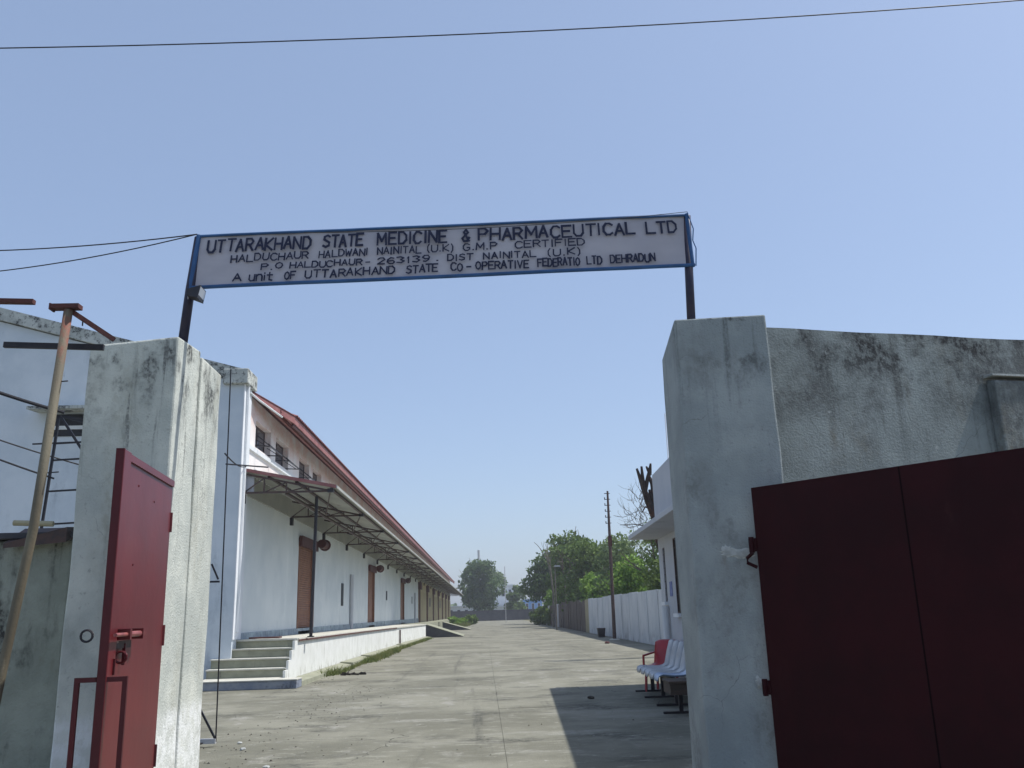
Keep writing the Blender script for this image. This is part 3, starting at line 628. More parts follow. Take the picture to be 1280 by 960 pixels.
# brush-stroke lettering
G = {
'A': [[(0,0),(.5,1),(1,0)],[(.2,.36),(.8,.36)]], 'B': [[(0,0),(0,1),(.7,1),(.9,.78),(.7,.54),(0,.54)],[(.7,.54),(1,.28),(.75,0),(0,0)]],
'C': [[(1,.85),(.7,1),(.3,1),(0,.7),(0,.3),(.3,0),(.7,0),(1,.15)]], 'D': [[(0,0),(0,1),(.6,1),(1,.7),(1,.3),(.6,0),(0,0)]],
'E': [[(1,1),(0,1),(0,0),(1,0)],[(0,.52),(.8,.52)]], 'F': [[(1,1),(0,1),(0,0)],[(0,.52),(.8,.52)]],
'G': [[(1,.85),(.7,1),(.3,1),(0,.7),(0,.3),(.3,0),(.7,0),(1,.2),(1,.45),(.6,.45)]], 'H': [[(0,0),(0,1)],[(1,0),(1,1)],[(0,.5),(1,.5)]],
'I': [[(.5,0),(.5,1)]], 'K': [[(0,0),(0,1)],[(1,1),(.05,.45),(1,0)]], 'L': [[(0,1),(0,0),(1,0)]], 'M': [[(0,0),(0.04,1),(.5,.3),(.96,1),(1,0)]],
'N': [[(0,0),(0,1),(1,0),(1,1)]], 'O': [[(.5,1),(.15,.85),(0,.5),(.15,.15),(.5,0),(.85,.15),(1,.5),(.85,.85),(.5,1)]],
'P': [[(0,0),(0,1),(.7,1),(1,.76),(.7,.5),(0,.5)]], 'R': [[(0,0),(0,1),(.7,1),(1,.76),(.7,.5),(0,.5)],[(.45,.5),(1,0)]],
'S': [[(.95,.88),(.6,1),(.15,.9),(.1,.65),(.9,.38),(.88,.12),(.4,0),(0,.12)]], 'T': [[(0,1),(1,1)],[(.5,1),(.5,0)]],
'U': [[(0,1),(0,.25),(.25,0),(.75,0),(1,.25),(1,1)]], 'V': [[(0,1),(.5,0),(1,1)]], 'W': [[(0,1),(.22,0),(.5,.7),(.78,0),(1,1)]],
'1': [[(.3,.8),(.55,1),(.55,0)]], '2': [[(0,.8),(.3,1),(.8,1),(1,.75),(0,0),(1,0)]], '3': [[(0,.9),(.5,1),(.95,.8),(.5,.52),(1,.28),(.6,0),(0,.1)]],
'6': [[(.9,.9),(.5,1),(.1,.7),(0,.3),(.3,0),(.75,0),(1,.25),(.75,.52),(.1,.42)]], '9': [[(.95,.5),(.4,.42),(0,.7),(.3,1),(.8,1),(1,.7),(.9,.3),(.5,0),(.15,.05)]],
'(': [[(.8,1.15),(.3,.75),(.3,.2),(.8,-.15)]], ')': [[(.2,1.15),(.7,.75),(.7,.2),(.2,-.15)]], '.': [[(.35,.03),(.65,.03)]], '-': [[(.1,.5),(.9,.5)]],
'&': [[(1,.3),(.7,0),(.25,0),(0,.25),(.8,.75),(.5,1),(.2,.8),(.9,.05),(1,0)]],
'u': [[(0,.85),(0,.2),(.3,0),(.8,.05),(1,.25)],[(1,.85),(1,0)]], 'n': [[(0,0),(0,.85)],[(0,.6),(.3,.85),(.8,.85),(1,.6),(1,0)]], 'i': [[(.5,0),(.5,.7)],[(.5,.93),(.5,1.02)]], 't': [[(.4,1.1),(.4,.1),(.9,0)],[(0,.75),(.9,.75)]],
}
wid = {'I': .35, 'i': .35, '.': .35, '(': .5, ')': .5, '1': .55, '-': .6, 'M': 1.2, 'W': 1.2}
def px_u(x): return (x-250)/607.0
def lettering(words, v0l, v1l, v0r, v1r, sw, seed):
    rg = random.Random(seed); mb = MB(); cnt = 0
    for txt, xa, xb in words:
        mb = MB()
        tot = sum(wid.get(c, 1.) for c in txt) + .32*(len(txt)-1); x = xa; un = (xb-xa)/tot
        for c in txt:
            wc = wid.get(c, 1.)*un
            jx = rg.uniform(-.04, .04)*un; jv = rg.uniform(-.012, .012); sx = rg.uniform(.93, 1.04); sh = rg.uniform(-.05, .05)
            u_mid = px_u(x); v0 = v0l+(v0r-v0l)*u_mid+jv; v1 = v1l+(v1r-v1l)*u_mid+jv
            for st in G[c]:
                prev = None
                pts = [uv(px_u(x+jx+(gx*sx+sh*gy)*wc), v1-(v1-v0)*gy) for gx, gy in st]
                for a, b_ in zip(pts[:-1], pts[1:]):
                    d = (b_-a); Ln = d.length
                    if Ln < 1e-6: continue
                    d /= Ln; nrm = Vector((-d.z, 0, d.x)); hw = sw/2*rg.uniform(.85, 1.15); a2 = a-d*hw*.7; b2 = b_+d*hw*.7
                    yo = -(.0225 + .00025*(cnt % 12)); cnt += 1
                    q = [a2-nrm*hw, b2-nrm*hw, b2+nrm*hw, a2+nrm*hw]
                    mb.quad(*[(p.x, p.y+yo, p.z) for p in q])
            x += wc+.32*un
        box_in(sg, mb, 'word', M_letter)
lettering([('UTTARAKHAND',264,388),('STATE',404,452),('MEDICINE',470,555),('&',574,583),('PHARMACEUTICAL',595,790),('LTD',804,842)], .10,.33,.12,.34, .0215, 1)
lettering([('HALDUCHAUR',294,387),('HALDWANI',400,459),('NAINITAL',471,524),('(U.K)',531,564),('G.M.P',576,617),('CERTIFIED',640,725)], .415,.545,.365,.495, .0132, 2)
lettering([('P.O',332,357),('HALDUCHAUR',366,453),('-',457,463),('263139',472,535),('.',542,547),('DIST',557,587),('NAINITAL',601,665),('(U.K)',679,720)], .615,.72,.56,.69, .0135, 3)
lettering([('A',300,310),('unit',319,347),('OF',361,374),('UTTARAKHAND',386,493),('STATE',507,545),('CO',561,575),('-',580,586),('OPERATIVE',591,656),('FEDERATIO',667,718),('LTD',727,745),('DEHRADUN',756,811)], .79,.925,.745,.895, .0150, 4)
# small horn lamp tied under the left corner
fl = empty('floodlight', (-2.6, 7.68, 4.5), 'small dark floodlight tied under the lower left corner of the sign', 'lamp')
box_in(fl, MB().hexa([(-2.64,7.62,4.47),(-2.52,7.55,4.42),(-2.52,7.72,4.42),(-2.64,7.72,4.47),(-2.64,7.62,4.53),(-2.50,7.55,4.54),(-2.50,7.72,4.54),(-2.64,7.72,4.53)]), 'housing', M_black)
box_in(fl, MB().quad((-2.519,7.56,4.43),(-2.519,7.71,4.43),(-2.499,7.71,4.53),(-2.499,7.56,4.53)), 'lamp_glass', M_tile)

# ------------------------------------------------------------------ guardroom (turned a little from the yard axis)
ga = R(-2.5)
gh = empty('guardroom', (3.97, 20.1, 0), 'grey shaded guardroom with flat slab canopy and tall parapet behind the right pillar', 'guardroom', rz=ga)
# local: x to the right (into the building), y backwards = negative towards the gate
def Gp(mb, name, m_, **k): return mb.build(name, m_, gh, **k)
D = 10.1; TH = .23; WD = 2.6
ops = [(-.85, -.50, 1.72, 2.86), (-2.45, -1.95, 1.48, 2.96)]
mb = MB(); y = 0
mb.box(0, TH, -.55, 0, 0, 3.1)
for i, (a, b_, z0, z1) in enumerate(ops):
    mb.box(0, TH, a, b_, 0, z0); mb.box(0, TH, a, b_, z1, 3.1)
    nxt = ops[i+1][1] if i+1 < len(ops) else -D
    mb.box(0, TH, nxt, a, 0, 3.1)
Gp(mb, 'wall', M_guard)
Gp(MB().box(TH+.001, WD, -TH, 0, 0, 3.1), 'wall', M_guard); Gp(MB().box(TH+.001, WD, -D, -D+TH, 0, 3.1), 'wall', M_guard); Gp(MB().box(WD-TH, WD-.001, -D+TH+.001, -TH-.001, 0, 3.1), 'wall', M_guard)
Gp(MB().box(-.66, WD+.2, -D-.1, .02, 3.102, 3.20), 'slab_canopy', M_guard, bevel=.01)
mb = MB(); mb.box(-.03, .12, -D, 0, 3.202, 4.56); mb.box(.121, WD, -.15, 0, 3.202, 4.56); mb.box(.121, WD, -D, -D+.15, 3.202, 4.56)
Gp(mb, 'parapet', M_guard)
for (a, b_, z0, z1) in ops:
    w_ = Gp(MB().box(.03, .05, a, b_, z0, z1), 'window', M_dark)
    f_ = MB(); f_.box(.008, .028, a, a+.03, z0, z1); f_.box(.008, .028, b_-.03, b_, z0, z1); f_.box(.008, .028, a+.03, b_-.03, z0, z0+.03); f_.box(.008, .028, a+.03, b_-.03, z1-.03, z1)
    for kk in range(1, 8): zz = z0+(z1-z0)*kk/8; f_.bar((.015, a+.03, zz), (.015, b_-.03, zz), .01)
    f_.build('window_frame', M_steel, w_)
    MB().box(-.08, .1, a-.06, b_+.06, z0-.07, z0-.002).build('sill', M_white, w_)
Gp(MB().box(-.012, -.001, -1.55, -1.25, 1.82, 2.12), 'blue_notice', M_notice)
Gp(MB().tube([(-.09, -.95, 0), (-.09, -.95, 1.63)], .075, 12), 'drain_pipe', M_white)
Gp(MB().tube([(-.02, .0, 4.56), (-.02, -.02, 5.0)], .01, 6) if False else MB().tube([(.05,-1.9,4.56),(.05,-1.9,5.6)], .012, 6), 'aerial', M_white)

# ------------------------------------------------------------------ waiting seats
def shell(m_, name, par, yc):
    prof = [(-.30,.36),(-.28,.42),(-.22,.445),(-.05,.425),(.10,.43),(.17,.50),(.22,.70),(.27,.86),(.30,.885)]
    mb = MB(); n = 7; rows = []
    for i, (x, z) in enumerate(prof):
        row = []
        for k_ in range(n):
            t = k_/(n-1)*2-1; e = abs(t)**4; row.append((x + (.03*e if i > 4 else .0), yc+t*.235*(1-.12*(i in (0, len(prof)-1))), z+(.025*e if i < 5 else -.02*e)))
        rows.append(row)
    for a, b_ in zip(rows[:-1], rows[1:]):
        for k_ in range(n-1): mb.quad(a[k_], a[k_+1], b_[k_+1], b_[k_])
    o = mb.build(name, m_, par, smooth=True)
    bm = bmesh.new(); bm.from_mesh(o.data); bmesh.ops.remove_doubles(bm, verts=bm.verts, dist=1e-4); bmesh.ops.recalc_face_normals(bm, faces=bm.faces); bm.to_mesh(o.data); bm.free()
    for p_ in o.data.polygons: p_.use_smooth = True
    o.modifiers.new('solid', 'SOLIDIFY').thickness = .012; return o
ws = empty('waiting_bench', (3.20, 15.2, 0), 'row of joined grey-white moulded seats on a black beam beside the guardroom', 'bench', rz=R(-2))
for i in range(5):
    shell(M_seatb if i == 0 else M_seat, 'seat', ws, .3+i*.52)
MB().box(-.04, .04, 0, 3.3, .33, .38).build('beam', M_black, ws)
for yy in (.35, 1.7, 2.9):
    l_ = MB(); l_.box(-.03, .03, yy-.03, yy+.03, .03, .33); l_.box(-.3, .28, yy-.035, yy+.035, 0, .032); l_.build('leg', M_black, ws)
st = empty('bench', (3.04, 14.45, 0), 'dark brown wooden bench on black T-shaped legs, beside the nearest white seat', 'bench', rz=R(-2))
MB().box(-.22, .35, -.35, .35, .46, .50).build('seat', M_wood, st, bevel=.01)
MB().box(-.2, .33, -.33, .33, .30, .458).build('apron', M_wood, st)
for xx in (0,):
    l_ = MB(); l_.box(-.03, .03, -.03, .03, .03, .3); l_.box(-.28, .3, -.04, .04, 0, .03); l_.build('leg', M_black, st)
    l_ = MB(); l_.box(.22, .26, -.3, -.26, .0, .3); l_.build('leg', M_black, st)
MB().box(.285, .32, -.35, .35, .5, .95).build('backrest', M_wood, st)

ws.scale = (1.15, 1.06, 1.13)
rc = empty('plastic_chair', (3.50, 18.3, 0), 'red plastic chair standing beyond the far end of the white seats', 'chair', rz=R(52))
rc.scale = (1.1, 1.1, 1.1); shell(M_red, 'seat', rc, 0)
for x_ in (-.2, .22):
    for y_ in (-.19, .19): MB().bar((x_*1.1, y_*1.1, 0), (x_, y_, .43), .035).build('leg', M_red, rc)
for y_ in (-.235, .235):
    MB().bar((-.2, y_, .62), (.22, y_, .66), .035, .03).build('armrest', M_red, rc); MB().bar((-.2, y_, .42), (-.2, y_, .61), .03).build('arm_support', M_red, rc)
# ------------------------------------------------------------------ right boundary fence: precast panels
bf = empty('panel_fence', (7.5, 36, 0), 'whitewashed concrete panel fence along the right of the yard, brown at its far end', 'fence')
FX = 7.5; y = 20.5; i = 0
while y < 64:
    h_ = 2.36+random.uniform(-.03, .03); dx = random.uniform(-.012, .012)
    box_in(bf, MB().box(FX+dx, FX+.07+dx, y+.075, y+2.62-.075, 0, h_), 'panel', M_fence, bevel=.008)
    box_in(bf, MB().box(FX+.075, FX+.13, y-.069, y+.069, 0, h_-.02), 'post', M_endwall); y += 2.62; i += 1  # posts coloured dark to paint the shadow in the panel joints
while y < 88:
    m_ = M_fencec if y < 66.5 else M_fenceb; wdt = .9 if m_ is M_fenceb else 2.2
    o = box_in(bf, MB().box(FX+random.uniform(-.05, .05), FX+.08, y+.02, y+wdt-.03, 0, 2.3+random.uniform(-.15, .1)), 'rusty_panel', m_); y += wdt
while y < 118:
    box_in(bf, MB().box(FX, FX+.08, y+.02, y+2.4, 0, 2.2+random.uniform(-.1,.1)), 'grey_panel', M_guard if random.random() < .3 else M_fenceb); y += 2.5
# ------------------------------------------------------------------ poles
ep = empty('utility_pole', (6.95, 49, 0), 'tall dark steel utility pole with short cross pegs, in front of the white fence', 'pole')
box_in(ep, MB().tube([(6.98,49,0),(7.02,49,5),(7.04,49,8.0)], [.10,.085,.055], 10), 'mast', M_steel)
for k_ in range(6):
    zz = 7.86-k_*.33; box_in(ep, MB().bar((6.84,49,zz),(7.16,49,zz+.01),.035), 'cross_peg', M_black)
    if k_: box_in(ep, MB().tube([(6.86,49,zz),(6.86,49,zz+.12)],.028,6), 'insulator', M_steel)
box_in(ep, MB().box(6.93,7.13,48.9,49.1,4.95,5.5), 'switch_box', M_rust)
box_in(ep, MB().tube([(6.98,49,0),(6.98,49,.06)], .3, 12, r1=.22), 'footing', M_tread)
lp2 = empty('street_lamp', (6.2, 78, 0), 'thin pale street lamp post before the brown end of the fence', 'lamp')
box_in(lp2, MB().tube([(6.2,78,0),(6.25,78,5.4)], .05, 8), 'post', M_bark2); box_in(lp2, MB().tube([(6.25,78,5.35),(6.5,78,5.75),(6.9,78,5.7)], .03, 6), 'arm', M_bark2)
box_in(lp2, MB().box(6.2,6.7,77.85,78.15,5.3,5.42), 'lamp_head', M_tile)
tag(MB().tube([(3.6,150,0),(3.6,150,9)], .06, 6).build('flag_pole', M_tile), 'thin white mast among the trees left of the blue building', 'pole')
tag(MB().tube([(-1.0,215,0),(-1.0,215,16.2)], .28, 8).build('chimney_pipe', M_tile), 'grey chimney pipe rising behind the round tree at the yard end', 'chimney')
bb = empty('dust_bin', (6.75, 52, 0), 'small dark bin standing at the foot of the white fence', 'bin')
box_in(bb, MB().hexa([(6.75,53.8,0),(7.1,53.8,0),(7.1,54.2,0),(6.75,54.2,0),(6.7,53.75,.5),(7.15,53.75,.5),(7.15,54.25,.5),(6.7,54.25,.5)]), 'body', M_black)
box_in(bb, MB().box(6.69,7.16,53.74,54.26,.502,.53), 'rim', M_steel)

# ------------------------------------------------------------------ wires
def wire(name, pts, r, label):
    a, b_ = Vector(pts[0]), Vector(pts[-1]); sg_ = pts[1]; q = []
    for i in range(25):
        t = i/24; p = a.lerp(b_, t); p.z -= sg_*4*t*(1-t); q.append(p)
    tag(MB().tube(q, r, 6).build(name, M_wire), label, 'wire')
wire('overhead_wire', [(-9.6,10,8.75), .298, (11.5,10,9.80)], .008, 'long overhead wire crossing the whole sky at the top')
wire('power_wire', [(-7.5,9.2,5.72), .12, (-2.63,7.76,5.13)], .006, 'thin wire reaching the top left corner of the sign, upper of two')
wire('power_wire', [(-7.5,9.2,5.35), .18, (-2.63,7.74,5.12)], .0055, 'thin wire sagging to the top left corner of the sign, lower of two')
wire('sign_wire', [(-1.6,7.6,5.06), .05, (2.0,7.6,5.22)], .003, 'very thin wire running across the top line of the sign')
wire('slack_cable', [(-8,11.9,5.3), .05, (-5.95,12.5,4.55)], .026, 'thick black cable slanting down behind the ochre pole')
wire('thin_cable', [(-8,11.9,4.65), .06, (-5.6,13.2,3.8)], .011, 'thin cable below the thick black cable, upper of two')
wire('thin_cable', [(-8,11.9,4.45), .04, (-6.0,12.5,3.6)], .014, 'thin cable below the thick black cable, lower of two')
wire('canopy_wire', [(-3.64,12.5,3.9), .08, (-6.4,24,5.65)], .012, 'slack wire from the black lattice to the warehouse corner')

# ------------------------------------------------------------------ trees
def crown_mesh(blobs, n, size, seed):
    rg = np.random.default_rng(seed); V = []; tot = sum(b[3]**2 for b in blobs); pts = []
    for (x, y, z, r) in blobs:
        k = max(20, int(n*r*r/tot)); d = rg.normal(size=(k, 3)); d /= np.linalg.norm(d, axis=1)[:, None]
        ph = rg.uniform(0, 6.28, 3); lump = 1+.22*np.sin(4*d[:, 0]+ph[0])*np.sin(4*d[:, 1]+ph[1])+.15*np.sin(7*d[:, 2]+ph[2])
        rad = r*lump*rg.uniform(.35, 1., k)**.45*(1+rg.exponential(.05, k))
        p = d*rad[:, None]; p[:, 2] *= .85; pts.append(p+np.array([x, y, z]))
    P = np.concatenate(pts); k = len(P)
    a = rg.normal(size=(k, 3)); a /= np.linalg.norm(a, axis=1)[:, None]; b = np.cross(a, rg.normal(size=(k, 3))); b /= np.linalg.norm(b, axis=1)[:, None]
    s1 = size*rg.uniform(.6, 1.4, k)[:, None]; a = a*s1; b = b*s1*.55
    V = np.stack([P-a, P-b*.9, P+a, P+b], 1).reshape(-1, 3); F = np.arange(4*k).reshape(-1, 4)
    me = bpy.data.meshes.new('crown'); me.from_pydata(V.tolist(), [], F.tolist()); me.update(); return me
def limbs(mb, p, d, L, r, depth, rg, bend=.25, n=5):
    pts = [p]; q = p.copy(); dd = d.copy()
    for i in range(4):
        dd = (dd + Vector((rg.uniform(-1,1), rg.uniform(-1,1), rg.uniform(-.3,.8)))*bend).normalized(); q = q+dd*L/4; pts.append(q.copy())
    mb.tube(pts, r, n, r1=r*.55)
    if depth > 0:
        for _ in range(rg.choice((2, 3))):
            t = rg.choice((2, 3, 4)); nd = (dd+Vector((rg.uniform(-1,1), rg.uniform(-1,1), rg.uniform(-.1,1)))*.9).normalized()
            limbs(mb, pts[t], nd, L*rg.uniform(.5,.75), r*.5, depth-1, rg, bend, n)
def tree(x, y, h, rad, label, leaf, n=7000, size=.22, seed=1, name='tree', group=None, low=.25, sy=.8, blobs=None, nb=16):
    rg = random.Random(seed); t = empty(name, (x, y, 0), label, 'tree', group)
    mb = MB(); th = h*.45; mb.tube([(0,0,-.1),(rg.uniform(-.1,.1),0,th*.5),(rg.uniform(-.3,.3),rg.uniform(-.2,.2),th)], h*.022+.04, 8, r1=h*.014)
    for _ in range(5): limbs(mb, Vector((0,0,th*rg.uniform(.6,1))), Vector((rg.uniform(-1,1),rg.uniform(-1,1),rg.uniform(.5,1.2))).normalized(), h*.38, h*.009, 1, rg)
    mb.build('trunk', M_bark, t)
    if blobs is None:
        blobs = []
        for _ in range(nb):
            a = rg.uniform(0, 6.28); q = rg.uniform(.1, .75)*rad; zz = h*rg.uniform(low, .88)
            k_ = 1-abs((zz/h-.55))*1.1; blobs.append((math.cos(a)*q*k_, math.sin(a)*q*k_*sy, zz, rad*rg.uniform(.22, .42)))
    me = crown_mesh(blobs, n, size, seed); me.materials.append(leaf)
    o = bpy.data.objects.new('crown', me); C.objects.link(o); o.parent = t
    return t
GR = 'green trees beyond the panel fence'
tree(-.9, 192, 13.2, 5.6, 'round dark green tree in the distance at the left end of the yard', L_dark, 10000, .3, 21, low=.25, nb=24)
tree(4.4, 250, 13.5, 3.2, 'smaller hazy tree just right of the round tree, behind the white building', L_pale, 3500, .36, 22, low=.45)
tree(6.9, 196, 7.6, 2.9, 'low bushy tree between the white building and the blue building', L_mid, 4500, .26, 23, low=.25)
tree(9.2, 120, 8.8, 4.2, 'leafy tree at the far left of the group, overhanging the yard end', L_dark, 8500, .22, 24, group=GR, low=.42, nb=20)
tree(9.4, 98, 10.4, 3.6, 'tree with a tall thin leading shoot behind the pale dead trunks', L_mid, 8000, .19, 25, group=GR, low=.1, nb=20)
tree(10.6, 86, 8.6, 4.0, 'grey-green tree right of the dead trunks, behind the brown fence end', L_mid, 9000, .18, 26, group=GR, low=.1, nb=22)
tree(12.0, 72, 7.6, 4.4, 'open-crowned tree directly behind the utility pole', L_pale, 7500, .16, 27, group=GR, low=.12, nb=20)
tree(11.6, 55, 7.0, 3.2, 'dense tree just right of the utility pole', L_mid, 9500, .13, 28, group=GR, low=.1, nb=22)
tree(11.0, 44, 5.6, 2.7, 'bright green leafy tree next to the guardroom corner', L_bright, 11000, .115, 29, group=GR, low=.12, nb=22)
tree(9.8, 60, 5.0, 2.4, 'low bright green bush tree behind the left part of the white fence', L_bright, 6500, .12, 30, group=GR, low=.2)
tree(15.5, 66, 8.2, 3.6, 'taller olive tree farthest right, behind the bright one', L_pale, 7000, .17, 31, group=GR, low=.2)
tree(9.6, 77, 5.2, 2.6, 'low bright bush tree behind the brown panels', L_bright, 5500, .15, 33, group=GR, low=.15)
tree(13.5, 110, 9.6, 5.0, 'broad green tree filling the gap behind the tall shoot', L_mid, 8000, .22, 34, group=GR, low=.1, nb=20)
tree(9.0, 108, 4.6, 2.2, 'low rounded shrub-like tree at the brown fence end', L_bright, 4000, .17, 35, group=GR, low=.1)
# hedge in front of brown end
def shrub(name, x, y, pts, leaf, n, size, seed, label, cat, group=None):
    t = empty(name, (x, y, 0), label, cat, group); mb = MB(); rg = random.Random(seed)
    for _ in range(6): mb.tube([(rg.uniform(-.2,.2),rg.uniform(-.2,.2),0),(rg.uniform(-.6,.6),rg.uniform(-.6,.6),max(p[2] for p in pts))], .03, 5, r1=.01)
    mb.build('stem', M_bark, t); me = crown_mesh(pts, n, size, seed); me.materials.append(leaf); o = bpy.data.objects.new('foliage', me); C.objects.link(o); o.parent = t
shrub('shrub', 6.6, 112, [(.3,0,.9,1.0),(1,-4,1.1,1.1),(.4,5,1.0,1.0),(1.2,-9,1.0,1.0),(.4,-2,1.7,.5)], L_mid, 4500, .16, 40, 'dark hedge-like shrub where the fence meets the end wall', 'shrub')
shrub('shrub', -3.6, 118, [(0,0,.5,.6),(.7,2,.6,.5),(-.6,3,.7,.6),(.2,-3,.3,.4)], L_bright, 3500, .13, 41, 'bright green weeds at the far end of the warehouse platform', 'shrub')
shrub('shrub', -2.2, 128, [(0,0,.7,.7),(.7,1,.7,.6)], L_mid, 2000, .14, 42, 'small round green shrub beside the far weeds', 'shrub')
# dead and burnt trees
rg = random.Random(5)
bt = empty('burnt_tree', (6.2, 30.5, 0), 'charred leafless tree with broken upright limbs rising behind the guardroom slab', 'tree')
mb = MB(); mb.tube([(6.6,30.5,0),(6.42,30.5,2.5),(6.03,30.5,4.2),(5.98,30.5,4.7)], [.20,.18,.16,.15], 9)
mb.tube([(5.98,30.5,4.6),(5.78,30.5,5.2),(5.60,30.5,5.85),(5.46,30.5,6.35)], [.13,.12,.08,.04], 8)
mb.tube([(6.02,30.5,4.6),(6.05,30.5,5.2),(5.98,30.5,5.8),(5.86,30.5,6.1)], [.15,.13,.09,.045], 8)
mb.tube([(5.66,30.5,5.7),(5.64,30.5,6.1),(5.63,30.5,6.42)], [.08,.06,.04], 7)
mb.tube([(5.70,30.5,5.55),(5.82,30.5,6.0),(5.90,30.5,6.2),(5.94,30.4,6.5)], [.08,.07,.08,.035], 7)
mb.tube([(5.93,30.5,6.1),(5.84,30.5,6.32),(5.80,30.5,6.42)], [.06,.05,.03], 6); mb.tube([(6.0,30.5,5.9),(6.12,30.5,6.1)], [.05,.02], 6)
mb.tube([(5.98,30.5,5.2),(5.88,30.5,5.45),(5.85,30.5,5.6)], [.09,.07,.04], 6)
mb.tube([(5.95,30.5,4.62),(5.72,30.4,4.25),(5.55,30.4,3.85)], [.06,.04,.02], 6); mb.tube([(5.85,30.5,4.95),(5.66,30.5,5.0),(5.55,30.5,4.8)], [.04,.03,.015], 6)
box_in(bt, mb, 'trunk', M_burnt)
mb = MB()
for k_ in range(48):
    p0 = Vector((rg.uniform(5.2,5.75), 30.5+rg.uniform(-.4,.4), rg.uniform(3.9,5.4))); d = Vector((rg.uniform(-.8,.5), rg.uniform(-.5,.5), rg.uniform(-1,1))).normalized()
    limbs(mb, p0, d, rg.uniform(.3,.8), .011, 1, rg, .5, 3)
mb.tube([(5.6,30.5,4.35),(5.2,30.5,4.42),(4.75,30.5,4.40)], .022, 5, r1=.01)
box_in(bt, mb, 'twigs', M_bark)
for i, (x, y, h_, sd, lb_) in enumerate(((7.0, 92, 8.0, 3, 'bare pale dead tree with forking top, left of the leading shoot'), (8.3, 92, 7.4, 8, 'thin bare dead trunk just right of the pale forked one'))):
    rg = random.Random(sd); t = empty('dead_tree', (x, y, 0), lb_, 'tree'); mb = MB()
    mb.tube([(0,0,0),(.1,0,h_*.4),(-.1,0,h_*.7)], .14, 7, r1=.08)
    for _ in range(5): limbs(mb, Vector((-.05,0,h_*rg.uniform(.55,.7))), Vector((rg.uniform(-.8,.8),0,1)).normalized(), h_*.28, .05, 1, rg, .25, 4)
    mb.build('trunk', M_bark2 if i == 0 else M_bark, t)

# ------------------------------------------------------------------ far end
ew = empty('end_wall', (2, 186, 0), 'low dark boundary wall closing the far end of the yard', 'wall')
box_in(ew, MB().box(-14, 22, 186, 186.3, 0, 1.95), 'wall_face', M_endwall); box_in(ew, MB().box(-14, 22, 185.9, 186.4, 1.952, 2.08), 'coping', M_endwall)
def far_house(x0, x1, y, h_, m_, label, rows, cols, roof=.35):
    t = empty('house', ((x0+x1)/2, y, 0), label, 'building')
    box_in(t, MB().box(x0, x1, y, y+8, 0, h_), 'wall', m_); box_in(t, MB().box(x0-.5, x1+.5, y-.5, y+8.5, h_+.002, h_+roof), 'roof', M_farwhite)
    for r_ in range(rows):
        for c_ in range(cols):
            xa = x0+(x1-x0)*(c_+.25)/cols; xb = x0+(x1-x0)*(c_+.72)/cols; z0 = h_*(r_+.35)/rows; z1 = h_*(r_+.8)/rows
            wn = box_in(t, MB().box(xa, xb, y-.04, y-.01, z0, z1), 'window', M_farwhite); MB().box(xa+.08, xb-.08, y-.06, y-.041, z0+.1, z1-.1).build('pane', M_glass, wn)
    return t
far_house(2.6, 7.6, 232, 8.1, M_farwhite, 'white two-storey house with flat roof seen between the far trees', 2, 3)
far_house(10.3, 14.9, 232, 4.6, M_farblue, 'small blue building behind the end wall right of centre', 1, 3, .25)
far_house(-9, -1.5, 225, 3.2, M_farwhite, 'low white building behind the end wall, nearest the warehouse end', 1, 4, .25)
far_house(1.5, 9, 222, 2.9, M_farwhite, 'low white shed in front of the white house', 1, 3, .2)
# distant wood
tl = []
for k_ in range(70):
    x = -260+k_*8+rng.uniform(-3, 3); tl.append((x, rng.uniform(330, 380), rng.uniform(1, 3.5), rng.uniform(3, 5)))
me = crown_mesh([(x, y, z, r) for x, y, z, r in tl if not (-0 < x < -1)], 22000, .8, 77); me.materials.append(L_pale)
o = bpy.data.objects.new('distant_wood', me); C.objects.link(o); tag(o, 'hazy belt of distant trees beyond the end wall', 'wood', kind='stuff')

# ------------------------------------------------------------------ grass, weeds and litter
def grass(regions, seed, name, label):
    rg = np.random.default_rng(seed); V = []; F = []
    for (xa, ya, xb, yb, wdt, n, hh) in regions:
        for _ in range(n):
            t = rg.uniform(); x = xa+(xb-xa)*t+rg.normal()*wdt*.4; y = ya+(yb-ya)*t+rg.normal()*.25; h = hh*rg.uniform(.4, 1.3); a = rg.uniform(0, 6.28); s_ = .012+.01*rg.uniform()
            lx, ly = rg.normal(size=2)*h*.5; b0 = len(V)
            V += [(x-s_*math.cos(a), y-s_*math.sin(a), 0), (x+s_*math.cos(a), y+s_*math.sin(a), 0), (x+lx, y+ly, h)]; F.append((b0, b0+1, b0+2))
    me = bpy.data.meshes.new(name); me.from_pydata(V, [], F); me.materials.append(L_grass); o = bpy.data.objects.new(name, me); C.objects.link(o); tag(o, label, 'grass', kind='stuff')
grass([(-4.25,26.6,-4.3,34,.14,700,.10), (-4.15,33,-4.1,43,.28,3200,.16), (-4.2,43,-3.7,62,.22,2400,.14), (-4.5,25.9,-4.3,27.2,.1,160,.22)], 3, 'kerb_grass', 'green and dry grass growing along the platform kerb')
grass([(-3.4,96,-2.2,135,.7,4500,.45)], 4, 'weedy_verge', 'tall weeds at the far end of the platform')
mbx = MB(); rg = random.Random(3)
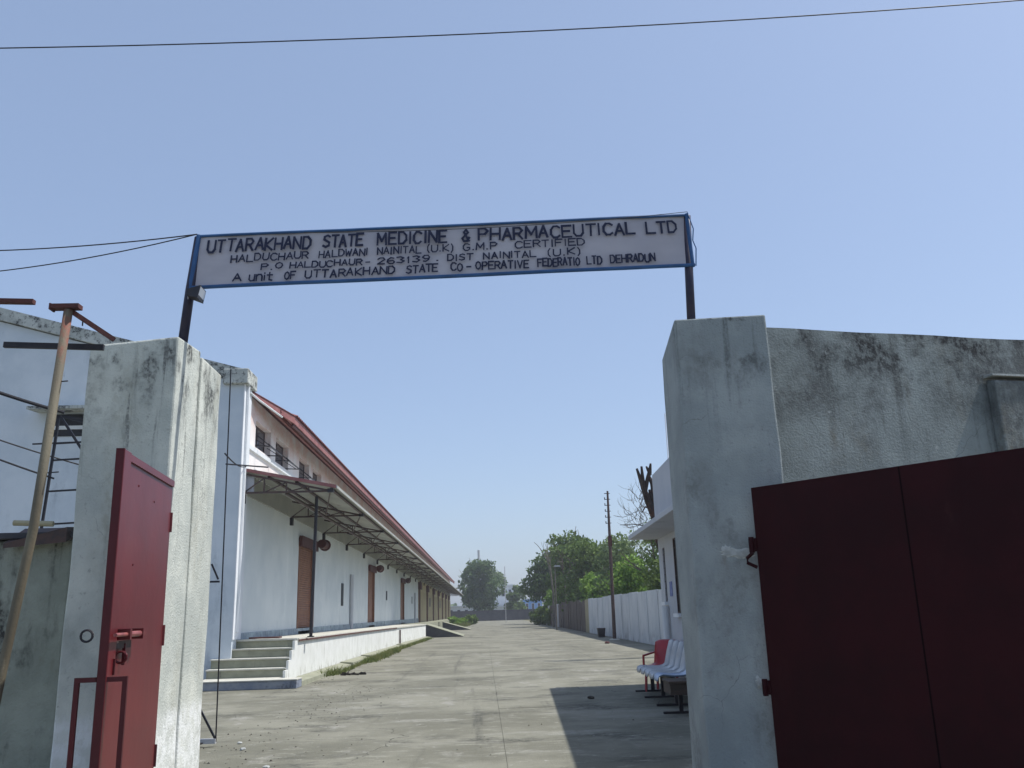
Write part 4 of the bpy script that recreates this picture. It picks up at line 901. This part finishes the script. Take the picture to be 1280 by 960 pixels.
for k_ in range(7):
    cx, cy = -3.66+rg.uniform(-.3,.3), 26.3+rg.uniform(-.15,.15); a = rg.uniform(0,3); l_ = rg.uniform(.12,.3)
    mbx.hexa([(cx,cy,.003),(cx+l_*math.cos(a),cy+l_*math.sin(a),.003),(cx+l_*math.cos(a)-.08*math.sin(a),cy+l_*math.sin(a)+.08,.003),(cx-.08,cy+.09,.003),
              (cx,cy,.05),(cx+l_*math.cos(a),cy+l_*math.sin(a),.03+rg.uniform(0,.08)),(cx+l_*math.cos(a)-.08*math.sin(a),cy+l_*math.sin(a)+.08,.05),(cx-.08,cy+.09,.04)])
tag(mbx.build('litter_heap', M_litter), 'small dark heap of dry litter on the concrete near the steps', 'litter')
mbg = MB(); rg = random.Random(12)
for k_ in range(1100):
    u_ = rg.random()
    if u_ < .45: gx, gy = rg.gauss(-4.25, .25), rg.uniform(22.8, 60)
    elif u_ < .7: gx, gy = rg.gauss(-2.9, .5), rg.uniform(9.5, 22)
    else: gx, gy = rg.uniform(-4.2, 6.8), rg.uniform(9, 45)
    q = rg.uniform(.006, .022)*(1 if u_ < .7 else .8); a = rg.uniform(0, 3.1); ca, sa = math.cos(a)*q, math.sin(a)*q
    n0 = len(mbg.v); mbg.v += [(gx+ca, gy+sa, .001), (gx-sa, gy+ca*.7, .001), (gx-ca, gy-sa, .001), (gx+sa, gy-ca*.8, .001), (gx, gy, q*.9)]
    for f_ in ((0,1,4),(1,2,4),(2,3,4),(3,0,4)): mbg.f.append(tuple(n0+i_ for i_ in f_)); mbg.m.append(rg.choice((0, 0, 1)))
tag(mbg.build('grit', [M_joint, M_litter]), 'scattered grit, chips and dry bits on the concrete yard', kind='stuff')
def stone(x, y, r, label, m_):
    rg = random.Random(int(x*100+y)); me = bpy.data.meshes.new('stone'); bm = bmesh.new(); bmesh.ops.create_icosphere(bm, subdivisions=2, radius=r)
    for v in bm.verts: v.co *= rg.uniform(.75, 1.15); v.co.z *= .5
    bm.to_mesh(me); bm.free(); me.materials.append(m_); o = bpy.data.objects.new('stone', me); C.objects.link(o); o.location = (x, y, r*.3); tag(o, label, 'stone')
stone(5.9, 44, .13, 'brown stone lying on the concrete near the pole shadow', M_rust)
stone(1.95, 17.2, .07, 'dark pebble inside the guardroom shadow', M_litter)
stone(-3.1, 12.1, .04, 'pale chip beside the foot bar of the black lattice', M_patch)
stone(-3.3, 12.7, .035, 'pale chip just behind the foot bar of the black lattice', M_patch)
stone(-2.45, 10.6, .04, 'pale chip on the concrete near the bottom edge', M_patch)

# ------------------------------------------------------------------ thin haze in the air
hz = MB().box(-420, 420, -40, 420, -1.2, 24).build('haze', [])
hm = bpy.data.materials.new('thin_haze'); hm.use_nodes = True; hn = hm.node_tree.nodes; hn.clear()
ho = hn.new('ShaderNodeOutputMaterial'); hv = hn.new('ShaderNodeVolumePrincipled'); hv.inputs['Color'].default_value = (.86, .91, 1, 1); hv.inputs['Density'].default_value = .0007
hm.node_tree.links.new(hv.outputs[0], ho.inputs['Volume']); hz.data.materials.append(hm); tag(hz, 'thin pale haze in the air over the whole yard', kind='stuff')
